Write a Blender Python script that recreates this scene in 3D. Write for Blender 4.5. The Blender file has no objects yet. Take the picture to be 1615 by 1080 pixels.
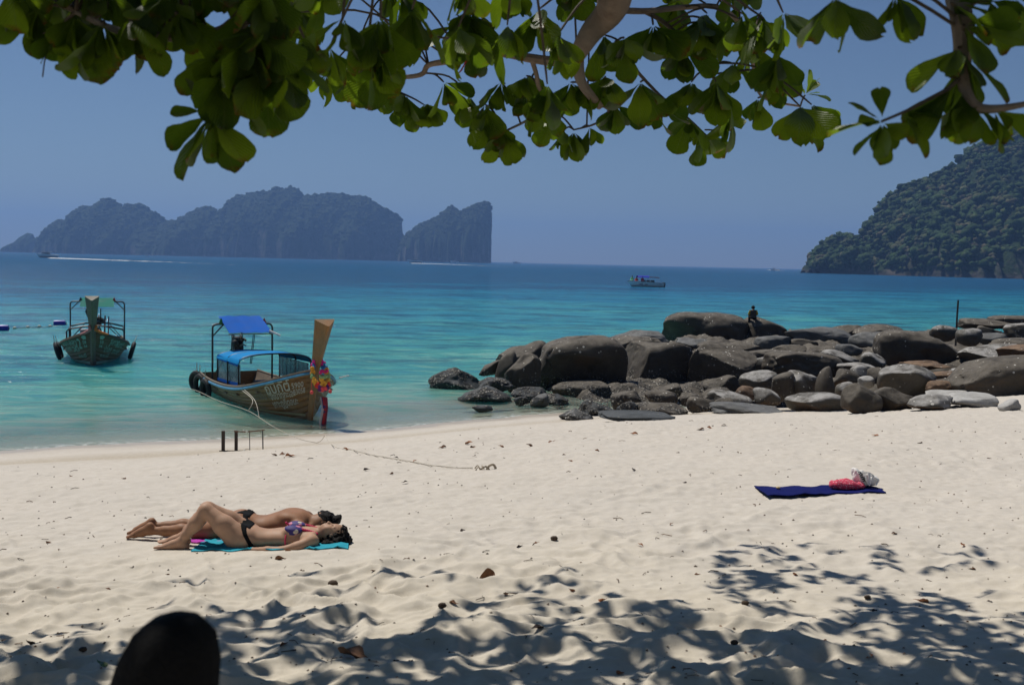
import bpy, bmesh, math, random
import numpy as np
from mathutils import Vector, Matrix

# ------------------------------------------------------------------ camera, sky, sun, exposure
SC = bpy.context.scene
COL = SC.collection
F_PX, W_PX, H_PX = 1700.0, 1615.0, 1080.0
CAM_Z = 3.9
PITCH, ROLL = math.atan(126.5 / F_PX), math.radians(1.30)
cam_data = bpy.data.cameras.new('camera')
cam_data.sensor_width = 36.0
cam_data.lens = F_PX / W_PX * 36.0
cam_data.clip_start, cam_data.clip_end = 0.05, 40000.0
cam_data.dof.use_dof = True
cam_data.dof.focus_distance = 18.0
cam_data.dof.aperture_fstop = 5.0
cam = bpy.data.objects.new('camera', cam_data)
COL.objects.link(cam)
M_CAM = Matrix.Rotation(math.pi / 2 - PITCH, 3, 'X') @ Matrix.Rotation(ROLL, 3, 'Z')
cam.matrix_world = Matrix.Translation((0, 0, CAM_Z)) @ M_CAM.to_4x4()
SC.camera = cam

SUN_EL, SUN_AZ = math.radians(60.0), math.radians(-42.0)       # azimuth from +Y towards +X
SUN_DIR = Vector((math.cos(SUN_EL) * math.sin(SUN_AZ), math.cos(SUN_EL) * math.cos(SUN_AZ), math.sin(SUN_EL)))
world = bpy.data.worlds.new('World')
SC.world = world
world.use_nodes = True
wn, wl = world.node_tree.nodes, world.node_tree.links
sky = wn.new('ShaderNodeTexSky')
sky.sky_type = 'NISHITA'
sky.sun_disc = False
sky.sun_elevation = SUN_EL
sky.sun_rotation = SUN_AZ
sky.altitude = 0
sky.air_density = 1.0
sky.dust_density = 0.0
sky.ozone_density = 0.4
bgn = wn['Background']
tint = wn.new('ShaderNodeMix'); tint.data_type = 'RGBA'; tint.blend_type = 'MULTIPLY'     # a humid tropical sky, bluer than clean air
tint.inputs[0].default_value = 1.0; tint.inputs[7].default_value = (0.70, 0.80, 0.97, 1)
wl.new(sky.outputs[0], tint.inputs[6]); wl.new(tint.outputs[2], bgn.inputs[0])
bgn.inputs[1].default_value = 0.05
sun_data = bpy.data.lights.new('sun', 'SUN')
sun_data.energy = 4.3
sun_data.angle = math.radians(0.53)
sun_data.color = (1.0, 0.95, 0.87)
sun = bpy.data.objects.new('sun', sun_data)
sun.rotation_euler = (-SUN_DIR).to_track_quat('-Z', 'Y').to_euler()
COL.objects.link(sun)
SC.view_settings.view_transform = 'Standard'
SC.view_settings.look = 'None'
SC.view_settings.exposure = 0.0
SC.view_settings.gamma = 1.0
SC.view_settings.use_curve_mapping = False
SC.render.engine = 'CYCLES'
cy = SC.cycles
cy.max_bounces, cy.diffuse_bounces, cy.glossy_bounces = 8, 3, 3
cy.transmission_bounces, cy.transparent_max_bounces, cy.volume_bounces = 4, 12, 0
cy.sample_clamp_indirect = 3.0
cy.caustics_reflective = cy.caustics_refractive = False
cy.use_denoising = True

# ------------------------------------------------------------------ noise
def _hash(ix, iy, iz, seed):
    h = (ix.astype(np.int64) * 374761393 + iy.astype(np.int64) * 668265263 + iz.astype(np.int64) * 2147483647 * 3 + seed * 1274126177) & 0xFFFFFFFF
    h = ((h ^ (h >> 13)) * 1274126177) & 0xFFFFFFFF
    h = ((h ^ (h >> 16)) * 2246822519) & 0xFFFFFFFF
    return ((h ^ (h >> 15)) & 0xFFFFFF) / float(0xFFFFFF)

def vnoise(x, y, z=None, seed=0):
    """smooth value noise in -1..1"""
    x = np.asarray(x, float); y = np.asarray(y, float)
    z = np.zeros_like(x) if z is None else np.asarray(z, float)
    ix, iy, iz = np.floor(x), np.floor(y), np.floor(z)
    fx, fy, fz = x - ix, y - iy, z - iz
    fx = fx * fx * fx * (fx * (fx * 6 - 15) + 10); fy = fy * fy * fy * (fy * (fy * 6 - 15) + 10); fz = fz * fz * fz * (fz * (fz * 6 - 15) + 10)
    r = 0
    for dz in ((0, 1) if np.any(fz) else (0,)):
        wz = fz if dz else 1 - fz
        for dx in (0, 1):
            wx = fx if dx else 1 - fx
            for dy in (0, 1):
                wy = fy if dy else 1 - fy
                r = r + _hash(ix + dx, iy + dy, iz + dz, seed) * wx * wy * wz
    return r * 2 - 1

def fbm(x, y, z=None, oct=4, seed=0, gain=0.5):
    r, a, f = 0, 1.0, 1.0
    for o in range(oct):
        r = r + a * vnoise(np.asarray(x) * f, np.asarray(y) * f, None if z is None else np.asarray(z) * f, seed + o * 17)
        a *= gain; f *= 2.03
    return r

def worley(x, y, seed=0, jit=0.95):
    ix, iy = np.floor(x), np.floor(y)
    f1 = np.full(x.shape, 9.0); f2 = np.full(x.shape, 9.0)
    z = np.zeros_like(ix)
    for dx in (-1, 0, 1):
        for dy in (-1, 0, 1):
            cx, cy_ = ix + dx, iy + dy
            px = cx + 0.5 + (_hash(cx, cy_, z, seed) - 0.5) * jit
            py = cy_ + 0.5 + (_hash(cx, cy_, z, seed + 5) - 0.5) * jit
            d = np.hypot(x - px, y - py)
            f2 = np.where(d < f1, f1, np.minimum(f2, d))
            f1 = np.minimum(f1, d)
    return f1, f2

# ------------------------------------------------------------------ terrain function and camera rays
_S = np.array([-600, -300, -150, -60, -30, -14, -7, -3, 0, 2.6, 5.0, 8.7, 14.7, 22.6, 40, 80], float)
_Z = np.array([-50, -24, -11, -4.2, -2.4, -1.35, -0.72, -0.28, 0, 0.20, 0.62, 1.22, 1.73, 2.2, 2.9, 4.0], float)
def shore(x, y):
    x = np.asarray(x, float); y = np.asarray(y, float)
    return 0.53 * (x + 3.5) - 0.848 * (y - 24.4) + 0.35 * np.sin(x * 0.55 + 0.6) + 0.25 * np.sin(x * 0.21 + 2)
def ground_z(x, y):
    """the beach and sea bed without its trampled relief"""
    return np.interp(shore(x, y), _S, _Z)
def gz(x, y): return float(ground_z(x, y))

def ray(u, v):
    return (M_CAM @ Vector(((u - W_PX / 2) / F_PX, -(v - H_PX / 2) / F_PX, -1.0)))
def at(u, v, Y):
    """the point at ground distance Y seen at pixel u, v of the 1615 x 1080 photograph"""
    r = ray(u, v); k = Y / r.y
    return Vector((r.x * k, Y, CAM_Z + r.z * k))
def on_sea(u, v, z=0.0):
    r = ray(u, v); k = (z - CAM_Z) / r.z
    return Vector((r.x * k, r.y * k, z))
def on_ground(u, v):
    r = ray(u, v); lo, hi = 1.0, 150.0
    for _ in range(40):
        m = (lo + hi) / 2
        if CAM_Z + r.z * m > gz(r.x * m, r.y * m): lo = m
        else: hi = m
    return Vector((r.x * lo, r.y * lo, gz(r.x * lo, r.y * lo)))

# ------------------------------------------------------------------ object helpers
def tag(o, label=None, cat=None, group=None, kind=None):
    if label: o['label'] = label
    if cat: o['category'] = cat
    if group: o['group'] = group
    if kind: o['kind'] = kind
    return o

def thing(name, loc, label, cat, rotz=0.0, group=None):
    o = bpy.data.objects.new(name, None)
    o.empty_display_size = 0.2
    o.location = loc; o.rotation_euler = (0, 0, rotz)
    COL.objects.link(o)
    return tag(o, label, cat, group)

def link_mesh(name, me, mat=None, parent=None, loc=None, smooth=True):
    if mat is not None and len(me.materials) == 0: me.materials.append(mat)
    o = bpy.data.objects.new(name, me)
    COL.objects.link(o)
    if parent is not None: o.parent = parent
    if loc is not None: o.location = loc
    if smooth:
        me.polygons.foreach_set('use_smooth', np.ones(len(me.polygons), bool))
    return o

def mesh_np(name, verts, faces):
    me = bpy.data.meshes.new(name)
    verts = np.asarray(verts, np.float32)
    faces = np.asarray(faces, np.int32)
    n = faces.shape[1]
    me.vertices.add(len(verts)); me.vertices.foreach_set('co', verts.ravel())
    me.loops.add(faces.size); me.loops.foreach_set('vertex_index', faces.ravel())
    me.polygons.add(len(faces)); me.polygons.foreach_set('loop_start', np.arange(0, faces.size, n, dtype=np.int32))
    me.update(calc_edges=True)
    return me

def grid_faces(nr, nc, wrap=False):
    i = np.arange(nr - 1)[:, None]; j = np.arange(nc if wrap else nc - 1)[None, :]
    j2 = (j + 1) % nc
    a = i * nc + j; b = i * nc + j2; c = (i + 1) * nc + j2; d = (i + 1) * nc + j
    return np.stack([a, b, c, d], -1).reshape(-1, 4)

class MB:
    """collects simple shapes for one mesh object"""
    def __init__(self): self.v, self.f = [], []
    def add(self, verts, faces):
        n = len(self.v)
        self.v += [tuple(p) for p in verts]; self.f += [tuple(i + n for i in f) for f in faces]
        return self
    def box(self, c, s, rot=None):
        c = Vector(c); x, y, z = s[0] / 2, s[1] / 2, s[2] / 2
        P = [Vector(p) for p in ((-x, -y, -z), (x, -y, -z), (x, y, -z), (-x, y, -z), (-x, -y, z), (x, -y, z), (x, y, z), (-x, y, z))]
        if rot is not None: P = [rot @ p for p in P]
        return self.add([c + p for p in P], [(0, 3, 2, 1), (4, 5, 6, 7), (0, 1, 5, 4), (1, 2, 6, 5), (2, 3, 7, 6), (3, 0, 4, 7)])
    def tube(self, pts, r, n=8, cap=True, closed=False):
        pts = [Vector(p) for p in pts]
        rs = r if hasattr(r, '__len__') else [r] * len(pts)
        up = Vector((0, 0, 1)); rings = []; prev = None
        N = len(pts)
        for i, p in enumerate(pts):
            a = pts[(i - 1) % N] if (closed or i > 0) else p
            b = pts[(i + 1) % N] if (closed or i < N - 1) else p
            t = (b - a).normalized()
            if prev is None:
                s = t.cross(up)
                if s.length < 1e-3: s = t.cross(Vector((1, 0, 0)))
            else:
                s = prev - t * prev.dot(t)
                if s.length < 1e-4: s = t.cross(up)
            s.normalize(); q = t.cross(s); prev = s
            rings.append([p + s * (math.cos(k * 2 * math.pi / n) * rs[i]) + q * (math.sin(k * 2 * math.pi / n) * rs[i]) for k in range(n)])
        V = [p for R in rings for p in R]; Fc = []
        for i in range(N if closed else N - 1):
            i2 = (i + 1) % N
            for k in range(n):
                k2 = (k + 1) % n
                Fc.append((i * n + k, i * n + k2, i2 * n + k2, i2 * n + k))
        if cap and not closed:
            Fc.append(tuple(range(n))[::-1]); Fc.append(tuple((N - 1) * n + k for k in range(n)))
        return self.add(V, Fc)
    def ball(self, c, r, seg=10, rings=7):
        c = Vector(c); r3 = r if hasattr(r, '__len__') else (r, r, r)
        V = [c + Vector((0, 0, -r3[2]))]; Fc = []
        for i in range(1, rings):
            th = math.pi * i / rings - math.pi / 2
            for k in range(seg):
                ph = 2 * math.pi * k / seg
                V.append(c + Vector((r3[0] * math.cos(th) * math.cos(ph), r3[1] * math.cos(th) * math.sin(ph), r3[2] * math.sin(th))))
        V.append(c + Vector((0, 0, r3[2])))
        for k in range(seg):
            k2 = (k + 1) % seg
            Fc.append((0, 1 + k2, 1 + k))
            for i in range(rings - 2):
                a = 1 + i * seg
                Fc.append((a + k, a + k2, a + seg + k2, a + seg + k))
            a = 1 + (rings - 2) * seg
            Fc.append((a + k, a + k2, len(V) - 1))
        return self.add(V, Fc)
    def mesh(self, name):
        me = bpy.data.meshes.new(name); me.from_pydata(self.v, [], self.f); me.update(); return me
    def build(self, name, mat, parent=None, smooth=True, loc=None, bevel=0.0):
        me = self.mesh(name)
        o = link_mesh(name, me, mat, parent, loc, smooth)
        if bevel:
            m = o.modifiers.new('bevel', 'BEVEL'); m.width = bevel; m.segments = 2; m.limit_method = 'ANGLE'
        if smooth:
            me.set_sharp_from_angle(angle=math.radians(42))
        return o

# ------------------------------------------------------------------ material helpers
class NT:
    def __init__(self, name):
        self.m = bpy.data.materials.new(name); self.m.use_nodes = True
        self.t = self.m.node_tree; self.n = self.t.nodes; self.l = self.t.links
        self.bsdf = self.n['Principled BSDF']; self.out = self.n['Material Output']
    def node(self, typ, ins=None, **kw):
        nd = self.n.new(typ)
        for k, v in kw.items(): setattr(nd, k, v)
        for k, v in (ins or {}).items(): self.set(nd.inputs[k], v)
        return nd
    def set(self, sock, v):
        if hasattr(v, 'is_output') or isinstance(v, bpy.types.NodeSocket): self.l.new(v, sock)
        else:
            if sock.type == 'RGBA' and len(v) == 3: v = (*v, 1)
            sock.default_value = v
    def math(self, op, a, b=None, c=None, clamp=False):
        nd = self.n.new('ShaderNodeMath'); nd.operation = op; nd.use_clamp = clamp
        for i, v in enumerate((a, b, c)):
            if v is not None: self.set(nd.inputs[i], v)
        return nd.outputs[0]
    def coord(self, kind='Object', scale=(1, 1, 1)):
        tc = self.n.new('ShaderNodeTexCoord'); mp = self.n.new('ShaderNodeMapping')
        self.l.new(tc.outputs[kind], mp.inputs[0]); mp.inputs['Scale'].default_value = scale
        return mp.outputs[0]
    def pos(self, scale=(1, 1, 1)):
        g = self.n.new('ShaderNodeNewGeometry'); mp = self.n.new('ShaderNodeMapping')
        self.l.new(g.outputs['Position'], mp.inputs[0]); mp.inputs['Scale'].default_value = scale
        return mp.outputs[0]
    def noise(self, vec, scale, detail=4, rough=0.55, dist=0.0):
        return self.node('ShaderNodeTexNoise', {'Vector': vec, 'Scale': scale, 'Detail': detail, 'Roughness': rough, 'Distortion': dist}).outputs['Fac']
    def voro(self, vec, scale, feature='F1', out='Distance', rand=1.0):
        return self.node('ShaderNodeTexVoronoi', {'Vector': vec, 'Scale': scale, 'Randomness': rand}, feature=feature).outputs[out]
    def ramp(self, fac, stops, interp='LINEAR'):
        nd = self.n.new('ShaderNodeValToRGB'); self.set(nd.inputs[0], fac); cr = nd.color_ramp; cr.interpolation = interp
        while len(cr.elements) < len(stops): cr.elements.new(0.5)
        for e, (p, c) in zip(cr.elements, stops):
            e.position = p; c = (c, c, c) if not hasattr(c, '__len__') else c; e.color = (*c, 1) if len(c) == 3 else c
        return nd.outputs[0]
    def mix(self, fac, a, b, mode='MIX'):
        nd = self.n.new('ShaderNodeMix'); nd.data_type = 'RGBA'; nd.blend_type = mode
        self.set(nd.inputs[0], fac); self.set(nd.inputs[6], a); self.set(nd.inputs[7], b)
        return nd.outputs[2]
    def maprange(self, v, a, b, c=0.0, d=1.0):
        nd = self.n.new('ShaderNodeMapRange'); nd.clamp = True
        for i, x in enumerate((v, a, b, c, d)): self.set(nd.inputs[i], x)
        return nd.outputs[0]
    def bump(self, h, strength=0.3, dist=0.02, normal=None):
        ins = {'Height': h, 'Strength': strength, 'Distance': dist}
        if normal is not None: ins['Normal'] = normal
        return self.node('ShaderNodeBump', ins).outputs[0]
    def attr(self, name, out='Fac'):
        return self.node('ShaderNodeAttribute', attribute_name=name).outputs[out]
    def done(self, color=None, rough=None, normal=None, spec=None, metal=None, **kw):
        b = self.bsdf
        for k, v in (('Base Color', color), ('Roughness', rough), ('Normal', normal), ('Specular IOR Level', spec), ('Metallic', metal)):
            if v is not None: self.set(b.inputs[k], v)
        for k, v in kw.items(): self.set(b.inputs[k.replace('_', ' ')], v)
        return self.m

_simple = {}
def plain(name, col, rough=0.6, var=0.25, scale=9.0, metal=0.0, bump=0.15, spec=0.4):
    """an everyday surface: base colour with mottling, wear and a little relief"""
    if name in _simple: return _simple[name]
    m = NT(name); v = m.coord('Object')
    n1 = m.noise(v, scale, 5, 0.6); n2 = m.noise(v, scale * 7, 3, 0.6)
    f = m.math('ADD', m.math('MULTIPLY', n1, 0.7), m.math('MULTIPLY', n2, 0.3))
    lo = tuple(c * (1 - var) for c in col); hi = tuple(min(1, c * (1 + var)) for c in col)
    c = m.ramp(f, [(0.3, lo), (0.7, hi)])
    _simple[name] = m.done(c, m.maprange(n1, 0.3, 0.7, max(0.05, rough - 0.1), min(1, rough + 0.1)), m.bump(n2, bump, 0.01), spec, metal)
    return _simple[name]
# ------------------------------------------------------------------ sand
def sand_relief(x, y):
    """footprints and trampled humps; fades out where the waves level the beach"""
    s = shore(x, y)
    dry = np.clip((s - 4.2) / 3.0, 0, 1); dry = dry * dry * (3 - 2 * dry)
    wx = x + 0.16 * fbm(x * 1.7, y * 1.7, oct=3, seed=3); wy = y + 0.16 * fbm(x * 1.7 + 9, y * 1.7, oct=3, seed=4)
    f1, f2 = worley(wx * 3.1, wy * 3.4, seed=11)
    pit = np.clip(f1 / 0.62, 0, 1.15)
    a = pit ** 1.7
    g1, g2 = worley(wx * 6.0 + 7.3, wy * 6.4, seed=23)
    b = np.clip(g1 / 0.6, 0, 1.15) ** 1.6
    big = fbm(x * 0.55, y * 0.6, oct=3, seed=31)
    mask = np.clip(0.62 + 0.5 * fbm(x * 0.8, y * 0.9, oct=2, seed=41), 0.15, 1.15)
    calm = np.clip(1.15 - (y - 5.2) * 0.2, 0.30, 1.1)                # most trampled near the tree
    h = dry * (mask * calm * (0.062 * (a - 0.6) + 0.021 * (b - 0.6)) + 0.030 * big) + dry * 0.007 * fbm(x * 13, y * 13, oct=3, seed=51)
    bed = np.exp(-(((x + 1.95) / 1.15) ** 4 + ((y - 8.2) / 0.62) ** 4)); bed = np.maximum(bed, np.exp(-(((x - 3.1) / 0.75) ** 4 + ((y - 10.75) / 0.5) ** 4)))   # pressed flat under the sunbathers and the navy towel
    h = h * (1 - 0.85 * bed)
    berm = np.exp(-((s - 5.4) / 0.5) ** 2) * 0.05 + np.exp(-((s - 2.9) / 0.3) ** 2) * 0.02
    return h + berm + 0.010 * fbm(x * 0.9, y * 0.9, oct=2, seed=61) * np.clip(1 + s / 4, 0, 1)

def make_sand():
    ys = list(np.arange(-12.0, 3.9, 0.22)); d = 3.9
    while d < 34:
        ys.append(d); h = CAM_Z - max(-0.4, gz(0, d)); d += max(0.009, 1.4 * d * d / (F_PX * h))
    while d < 170: ys.append(d); d *= 1.06
    rows = np.array(ys) + 14.0                                         # polar about a point behind the camera
    half = []
    a = 0.0
    while a < 1.25:
        half.append(a); a += 0.00092 if a < 0.34 else 0.012
    ang = np.array([-q for q in half[:0:-1]] + half)
    R, A = np.meshgrid(rows, ang, indexing='ij')
    x = R * np.tan(A) ; y = R - 14.0
    z = ground_z(x, y) + sand_relief(x, y)
    me = mesh_np('beach', np.stack([x, y, z], -1).reshape(-1, 3), grid_faces(len(rows), len(ang)))
    m = NT('sand'); p = m.pos()
    s_dep = m.node('ShaderNodeSeparateXYZ', {0: p}).outputs[2]
    n_big = m.noise(p, 0.9, 4); n_mid = m.noise(p, 9.0, 5, 0.6); n_fine = m.noise(p, 260.0, 3, 0.7)
    base = m.ramp(n_mid, [(0.25, (0.49, 0.445, 0.375)), (0.55, (0.56, 0.51, 0.44)), (0.8, (0.60, 0.56, 0.49))])
    base = m.mix(m.maprange(n_big, 0.35, 0.7, 0, 0.35), base, (0.50, 0.465, 0.41))
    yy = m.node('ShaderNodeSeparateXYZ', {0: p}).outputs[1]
    base = m.mix(m.math('MULTIPLY', m.maprange(m.math('ADD', yy, m.math('MULTIPLY', n_big, 3.0)), 10.0, 5.5), 0.8), base, m.mix(n_mid, (0.50, 0.435, 0.325), (0.60, 0.54, 0.43)))   # yellower sand with leaf mould under the tree; colour also tinted to warm its blue shade
    # grains of shell, coral and bark
    vg = m.voro(p, 95.0); cg = m.voro(p, 95.0, out='Color')
    gr = m.math('MULTIPLY', m.math('LESS_THAN', vg, 0.16), m.math('GREATER_THAN', m.node('ShaderNodeSeparateColor', {0: cg}).outputs[0], 0.80))
    base = m.mix(m.math('MULTIPLY', gr, 0.6), base, (0.20, 0.15, 0.10))
    # coarse shelly strip along the tide line, then wet sand and sea bed
    att = m.attr('shore')
    strip = m.math('MULTIPLY', m.maprange(att, 1.6, 2.4), m.maprange(att, 5.8, 4.6))
    sp = m.voro(p, 26.0); scol = m.voro(p, 26.0, out='Color')
    base = m.mix(m.math('MULTIPLY', strip, 0.75), base, m.mix(n_mid, (0.37, 0.315, 0.235), (0.47, 0.41, 0.32)))
    base = m.mix(m.math('MULTIPLY', m.math('MULTIPLY', strip, m.math('LESS_THAN', sp, 0.3)), 0.8), base, m.mix(m.node('ShaderNodeSeparateColor', {0: scol}).outputs[1], (0.16, 0.11, 0.07), (0.66, 0.6, 0.5)))
    edge = m.math('ADD', att, m.math('MULTIPLY', m.math('SUBTRACT', n_big, 0.5), 1.2))
    wet = m.maprange(edge, 1.25, 0.45)
    base = m.mix(wet, base, (0.44, 0.38, 0.30))
    base = m.mix(m.maprange(att, -0.6, -5.0), base, (0.50, 0.50, 0.44))
    bmp = m.bump(n_fine, 0.35, 0.004, m.bump(n_mid, 0.35, 0.02))
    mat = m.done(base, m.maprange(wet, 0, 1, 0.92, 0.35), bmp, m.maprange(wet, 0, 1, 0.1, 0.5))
    at_ = me.attributes.new('shore', 'FLOAT', 'POINT')
    at_.data.foreach_set('value', shore(x, y).ravel().astype(np.float32))
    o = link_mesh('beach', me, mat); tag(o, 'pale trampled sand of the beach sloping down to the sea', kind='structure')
    return o
BEACH = make_sand()
def sand_z(x, y):
    x = np.array([float(x)]); y = np.array([float(y)])
    return float((ground_z(x, y) + sand_relief(x, y))[0])

# ------------------------------------------------------------------ sea
def make_sea():
    d = 15.0; ys = []
    while d < 9000: ys.append(d); d *= 1.022 if d < 90 else 1.05
    rows = np.array(ys); ang = np.radians(np.linspace(-58, 58, 330))
    R, A = np.meshgrid(rows, ang, indexing='ij')
    x = R * np.tan(A); y = R
    amp = 0.016 * np.clip((-shore(x, y)) / 3.0, 0, 1) * np.clip(1.6 - R / 70, 0, 1)
    z = amp * (np.sin(0.9 * x * 0.53 - 0.9 * y * 0.848 + 1.3 * vnoise(x * .3, y * .3)) + fbm(x * 0.8, y * 1.6, oct=2, seed=77))
    me = mesh_np('sea', np.stack([x, y, z], -1).reshape(-1, 3), grid_faces(len(rows), len(ang)))
    dep = (-ground_z(x, y)).astype(np.float32).ravel()
    me.attributes.new('depth', 'FLOAT', 'POINT').data.foreach_set('value', dep)
    m = NT('sea_water'); p = m.pos()
    dist = m.node('ShaderNodeVectorMath', {0: p}, operation='LENGTH').outputs['Value']
    dp = m.attr('depth')
    # wave relief: long swell, chop and ripple, crests lying roughly along the shore
    mp = m.node('ShaderNodeMapping', {0: p}); mp.inputs['Rotation'].default_value = (0, 0, math.radians(-14)); mp.inputs['Scale'].default_value = (0.42, 1.0, 1.0)
    w1 = m.noise(mp.outputs[0], 0.55, 3, 0.55, 0.4); w2 = m.noise(mp.outputs[0], 2.2, 4, 0.6, 0.6); w3 = m.noise(mp.outputs[0], 9.0, 3, 0.6, 0.3)
    hgt = m.math('ADD', m.math('MULTIPLY', w1, 0.42), m.math('ADD', m.math('MULTIPLY', w2, 0.17), m.math('MULTIPLY', w3, 0.05)))
    far_w = m.noise(mp.outputs[0], 0.09, 3, 0.6)
    hgt = m.math('ADD', hgt, m.math('MULTIPLY', far_w, 1.1))
    calm = m.maprange(dp, 0.0, 2.6, 0.07, 1.0)
    nb = m.bump(m.math('MULTIPLY', hgt, calm), 1.0, 1.0)
    # colour of the water body by its depth, with reef and weed patches and painted wave shade
    dlog = m.math('LOGARITHM', m.math('ADD', m.math('MAXIMUM', dp, 0.0), 1.0), 10.0)      # depth 1 -> .3, 3 -> .6, 9 -> 1
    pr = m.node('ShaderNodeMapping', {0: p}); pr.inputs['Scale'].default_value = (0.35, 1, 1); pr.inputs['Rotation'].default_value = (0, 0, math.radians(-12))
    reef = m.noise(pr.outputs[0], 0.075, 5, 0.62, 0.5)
    reef_wave = m.noise(pr.outputs[0], 0.35, 5, 0.65, 0.4)
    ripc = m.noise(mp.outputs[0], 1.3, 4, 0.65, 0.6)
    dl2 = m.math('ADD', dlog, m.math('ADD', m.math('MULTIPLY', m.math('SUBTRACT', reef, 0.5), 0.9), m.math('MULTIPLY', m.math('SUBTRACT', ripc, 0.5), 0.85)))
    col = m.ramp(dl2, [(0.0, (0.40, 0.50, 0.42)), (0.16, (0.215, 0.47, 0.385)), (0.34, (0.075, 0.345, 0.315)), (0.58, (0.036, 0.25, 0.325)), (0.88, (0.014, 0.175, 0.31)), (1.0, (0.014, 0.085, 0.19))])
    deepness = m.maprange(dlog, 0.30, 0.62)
    wave_shade = m.math('MULTIPLY', m.maprange(m.noise(mp.outputs[0], 0.42, 7, 0.72, 0.3), 0.50, 0.62), m.maprange(dp, 0.5, 1.6))
    patch = m.math('MULTIPLY', m.maprange(m.math('ADD', reef_wave, m.math('MULTIPLY', m.math('SUBTRACT', ripc, 0.5), 0.5)), 0.52, 0.64), deepness)
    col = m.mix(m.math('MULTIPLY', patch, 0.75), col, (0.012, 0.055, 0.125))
    col = m.mix(m.math('MULTIPLY', wave_shade, 0.8), col, (0.010, 0.070, 0.130))  # dark shade of the wave faces painted into the water colour
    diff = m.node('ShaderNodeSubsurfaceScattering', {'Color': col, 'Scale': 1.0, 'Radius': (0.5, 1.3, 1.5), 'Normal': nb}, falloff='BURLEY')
    tr = m.node('ShaderNodeBsdfTransparent', {'Color': (0.86, 0.96, 0.95)})
    alpha = m.math('SUBTRACT', 1.0, m.math('POWER', 2.718, m.math('MULTIPLY', m.math('MAXIMUM', dp, 0.0), -2.3)))
    body = m.node('ShaderNodeMixShader', {0: alpha, 1: tr.outputs[0], 2: diff.outputs[0]})
    gl = m.node('ShaderNodeBsdfGlossy', {'Roughness': 0.13, 'Normal': nb})
    fr = m.node('ShaderNodeFresnel', {'IOR': 1.33, 'Normal': nb}).outputs[0]
    fac = m.math('MULTIPLY', fr, m.maprange(dist, 20, 500, 0.80, 0.42))
    # foam along the last wash of the waves
    fo = m.math('MULTIPLY', m.maprange(dp, 0.05, 0.0), m.maprange(m.noise(p, 7.0, 4, 0.6), 0.45, 0.62))
    foam = m.node('ShaderNodeBsdfDiffuse', {'Color': (0.7, 0.72, 0.7)})
    surf = m.node('ShaderNodeMixShader', {0: fac, 1: body.outputs[0], 2: gl.outputs[0]})
    fin = m.node('ShaderNodeMixShader', {0: m.math('MULTIPLY', fo, 0.6), 1: surf.outputs[0], 2: foam.outputs[0]})
    m.l.new(fin.outputs[0], m.out.inputs['Surface'])
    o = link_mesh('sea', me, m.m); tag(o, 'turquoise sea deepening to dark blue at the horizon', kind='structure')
    return o
SEA = make_sea()

# ------------------------------------------------------------------ islands
def profile(pts, u): return np.interp(u, [a for a, b in pts], [b for a, b in pts])

def cliff_island(name, label, skyline, base_v, D, depth, cliff, seed, mat, nu=260, nk=46, rough=1.0, yoff=None):
    """a limestone island: its heights follow the skyline, its faces fall steeply to the sea in buttresses and gullies"""
    u0, u1 = skyline[0][0], skyline[-1][0]
    us = np.linspace(u0, u1, nu)
    top = profile(skyline, us)
    X, Zt = [], []
    for u, v in zip(us, top):
        p = at(u, v, D); X.append(p.x); Zt.append(max(p.z, 0.5))
    X = np.array(X); Zt = np.array(Zt)
    span = X[-1] - X[0]
    k = np.linspace(0, 1, nk)                       # 0 front foot .. 1 back foot
    K, XX = np.meshgrid(k, X, indexing='ij'); ZZ = np.tile(Zt, (nk, 1))
    sc = 1 / (span * 0.055)
    fold = fbm(XX * sc, K * 2.0, oct=4, seed=seed)
    shape = np.where(K < 0.5, np.clip(K / 0.5, 0, 1), np.clip((1 - K) / 0.5, 0, 1))
    h = shape ** (1.0 / cliff)
    env = np.clip(np.minimum((XX - X[0]), (X[-1] - XX)) / (0.14 * span) + 0.16, 0.16, 1)
    Yc = D + np.where(K < 0.5, K - 0.5, (K - 0.5) * 0.35) * depth * env + fold * depth * 0.10 * rough * (1 - h * 0.75)
    XXj = XX + fbm(K * 6, XX * sc * 1.3, oct=3, seed=seed + 9) * span * 0.006 * rough * (1 - h)
    Z = ZZ * (h + 0.10 * rough * fbm(XX * sc * 2.2, K * 9, oct=4, seed=seed + 3) * (1 - h) * np.clip(h * 4, 0, 1)) - 3.0 * (1 - np.clip(h * 30, 0, 1))
    Z = Z + rough * 0.018 * Zt.max() * fbm(XX * sc * 6, K * 14, oct=3, seed=seed + 5) * np.clip(h * 3, 0, 1)
    me = mesh_np(name, np.stack([XXj, Yc, Z], -1).reshape(-1, 3), grid_faces(nk, nu))
    o = link_mesh(name, me, mat)
    tag(o, label, kind='structure')
    return XXj, Yc, Z

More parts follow.
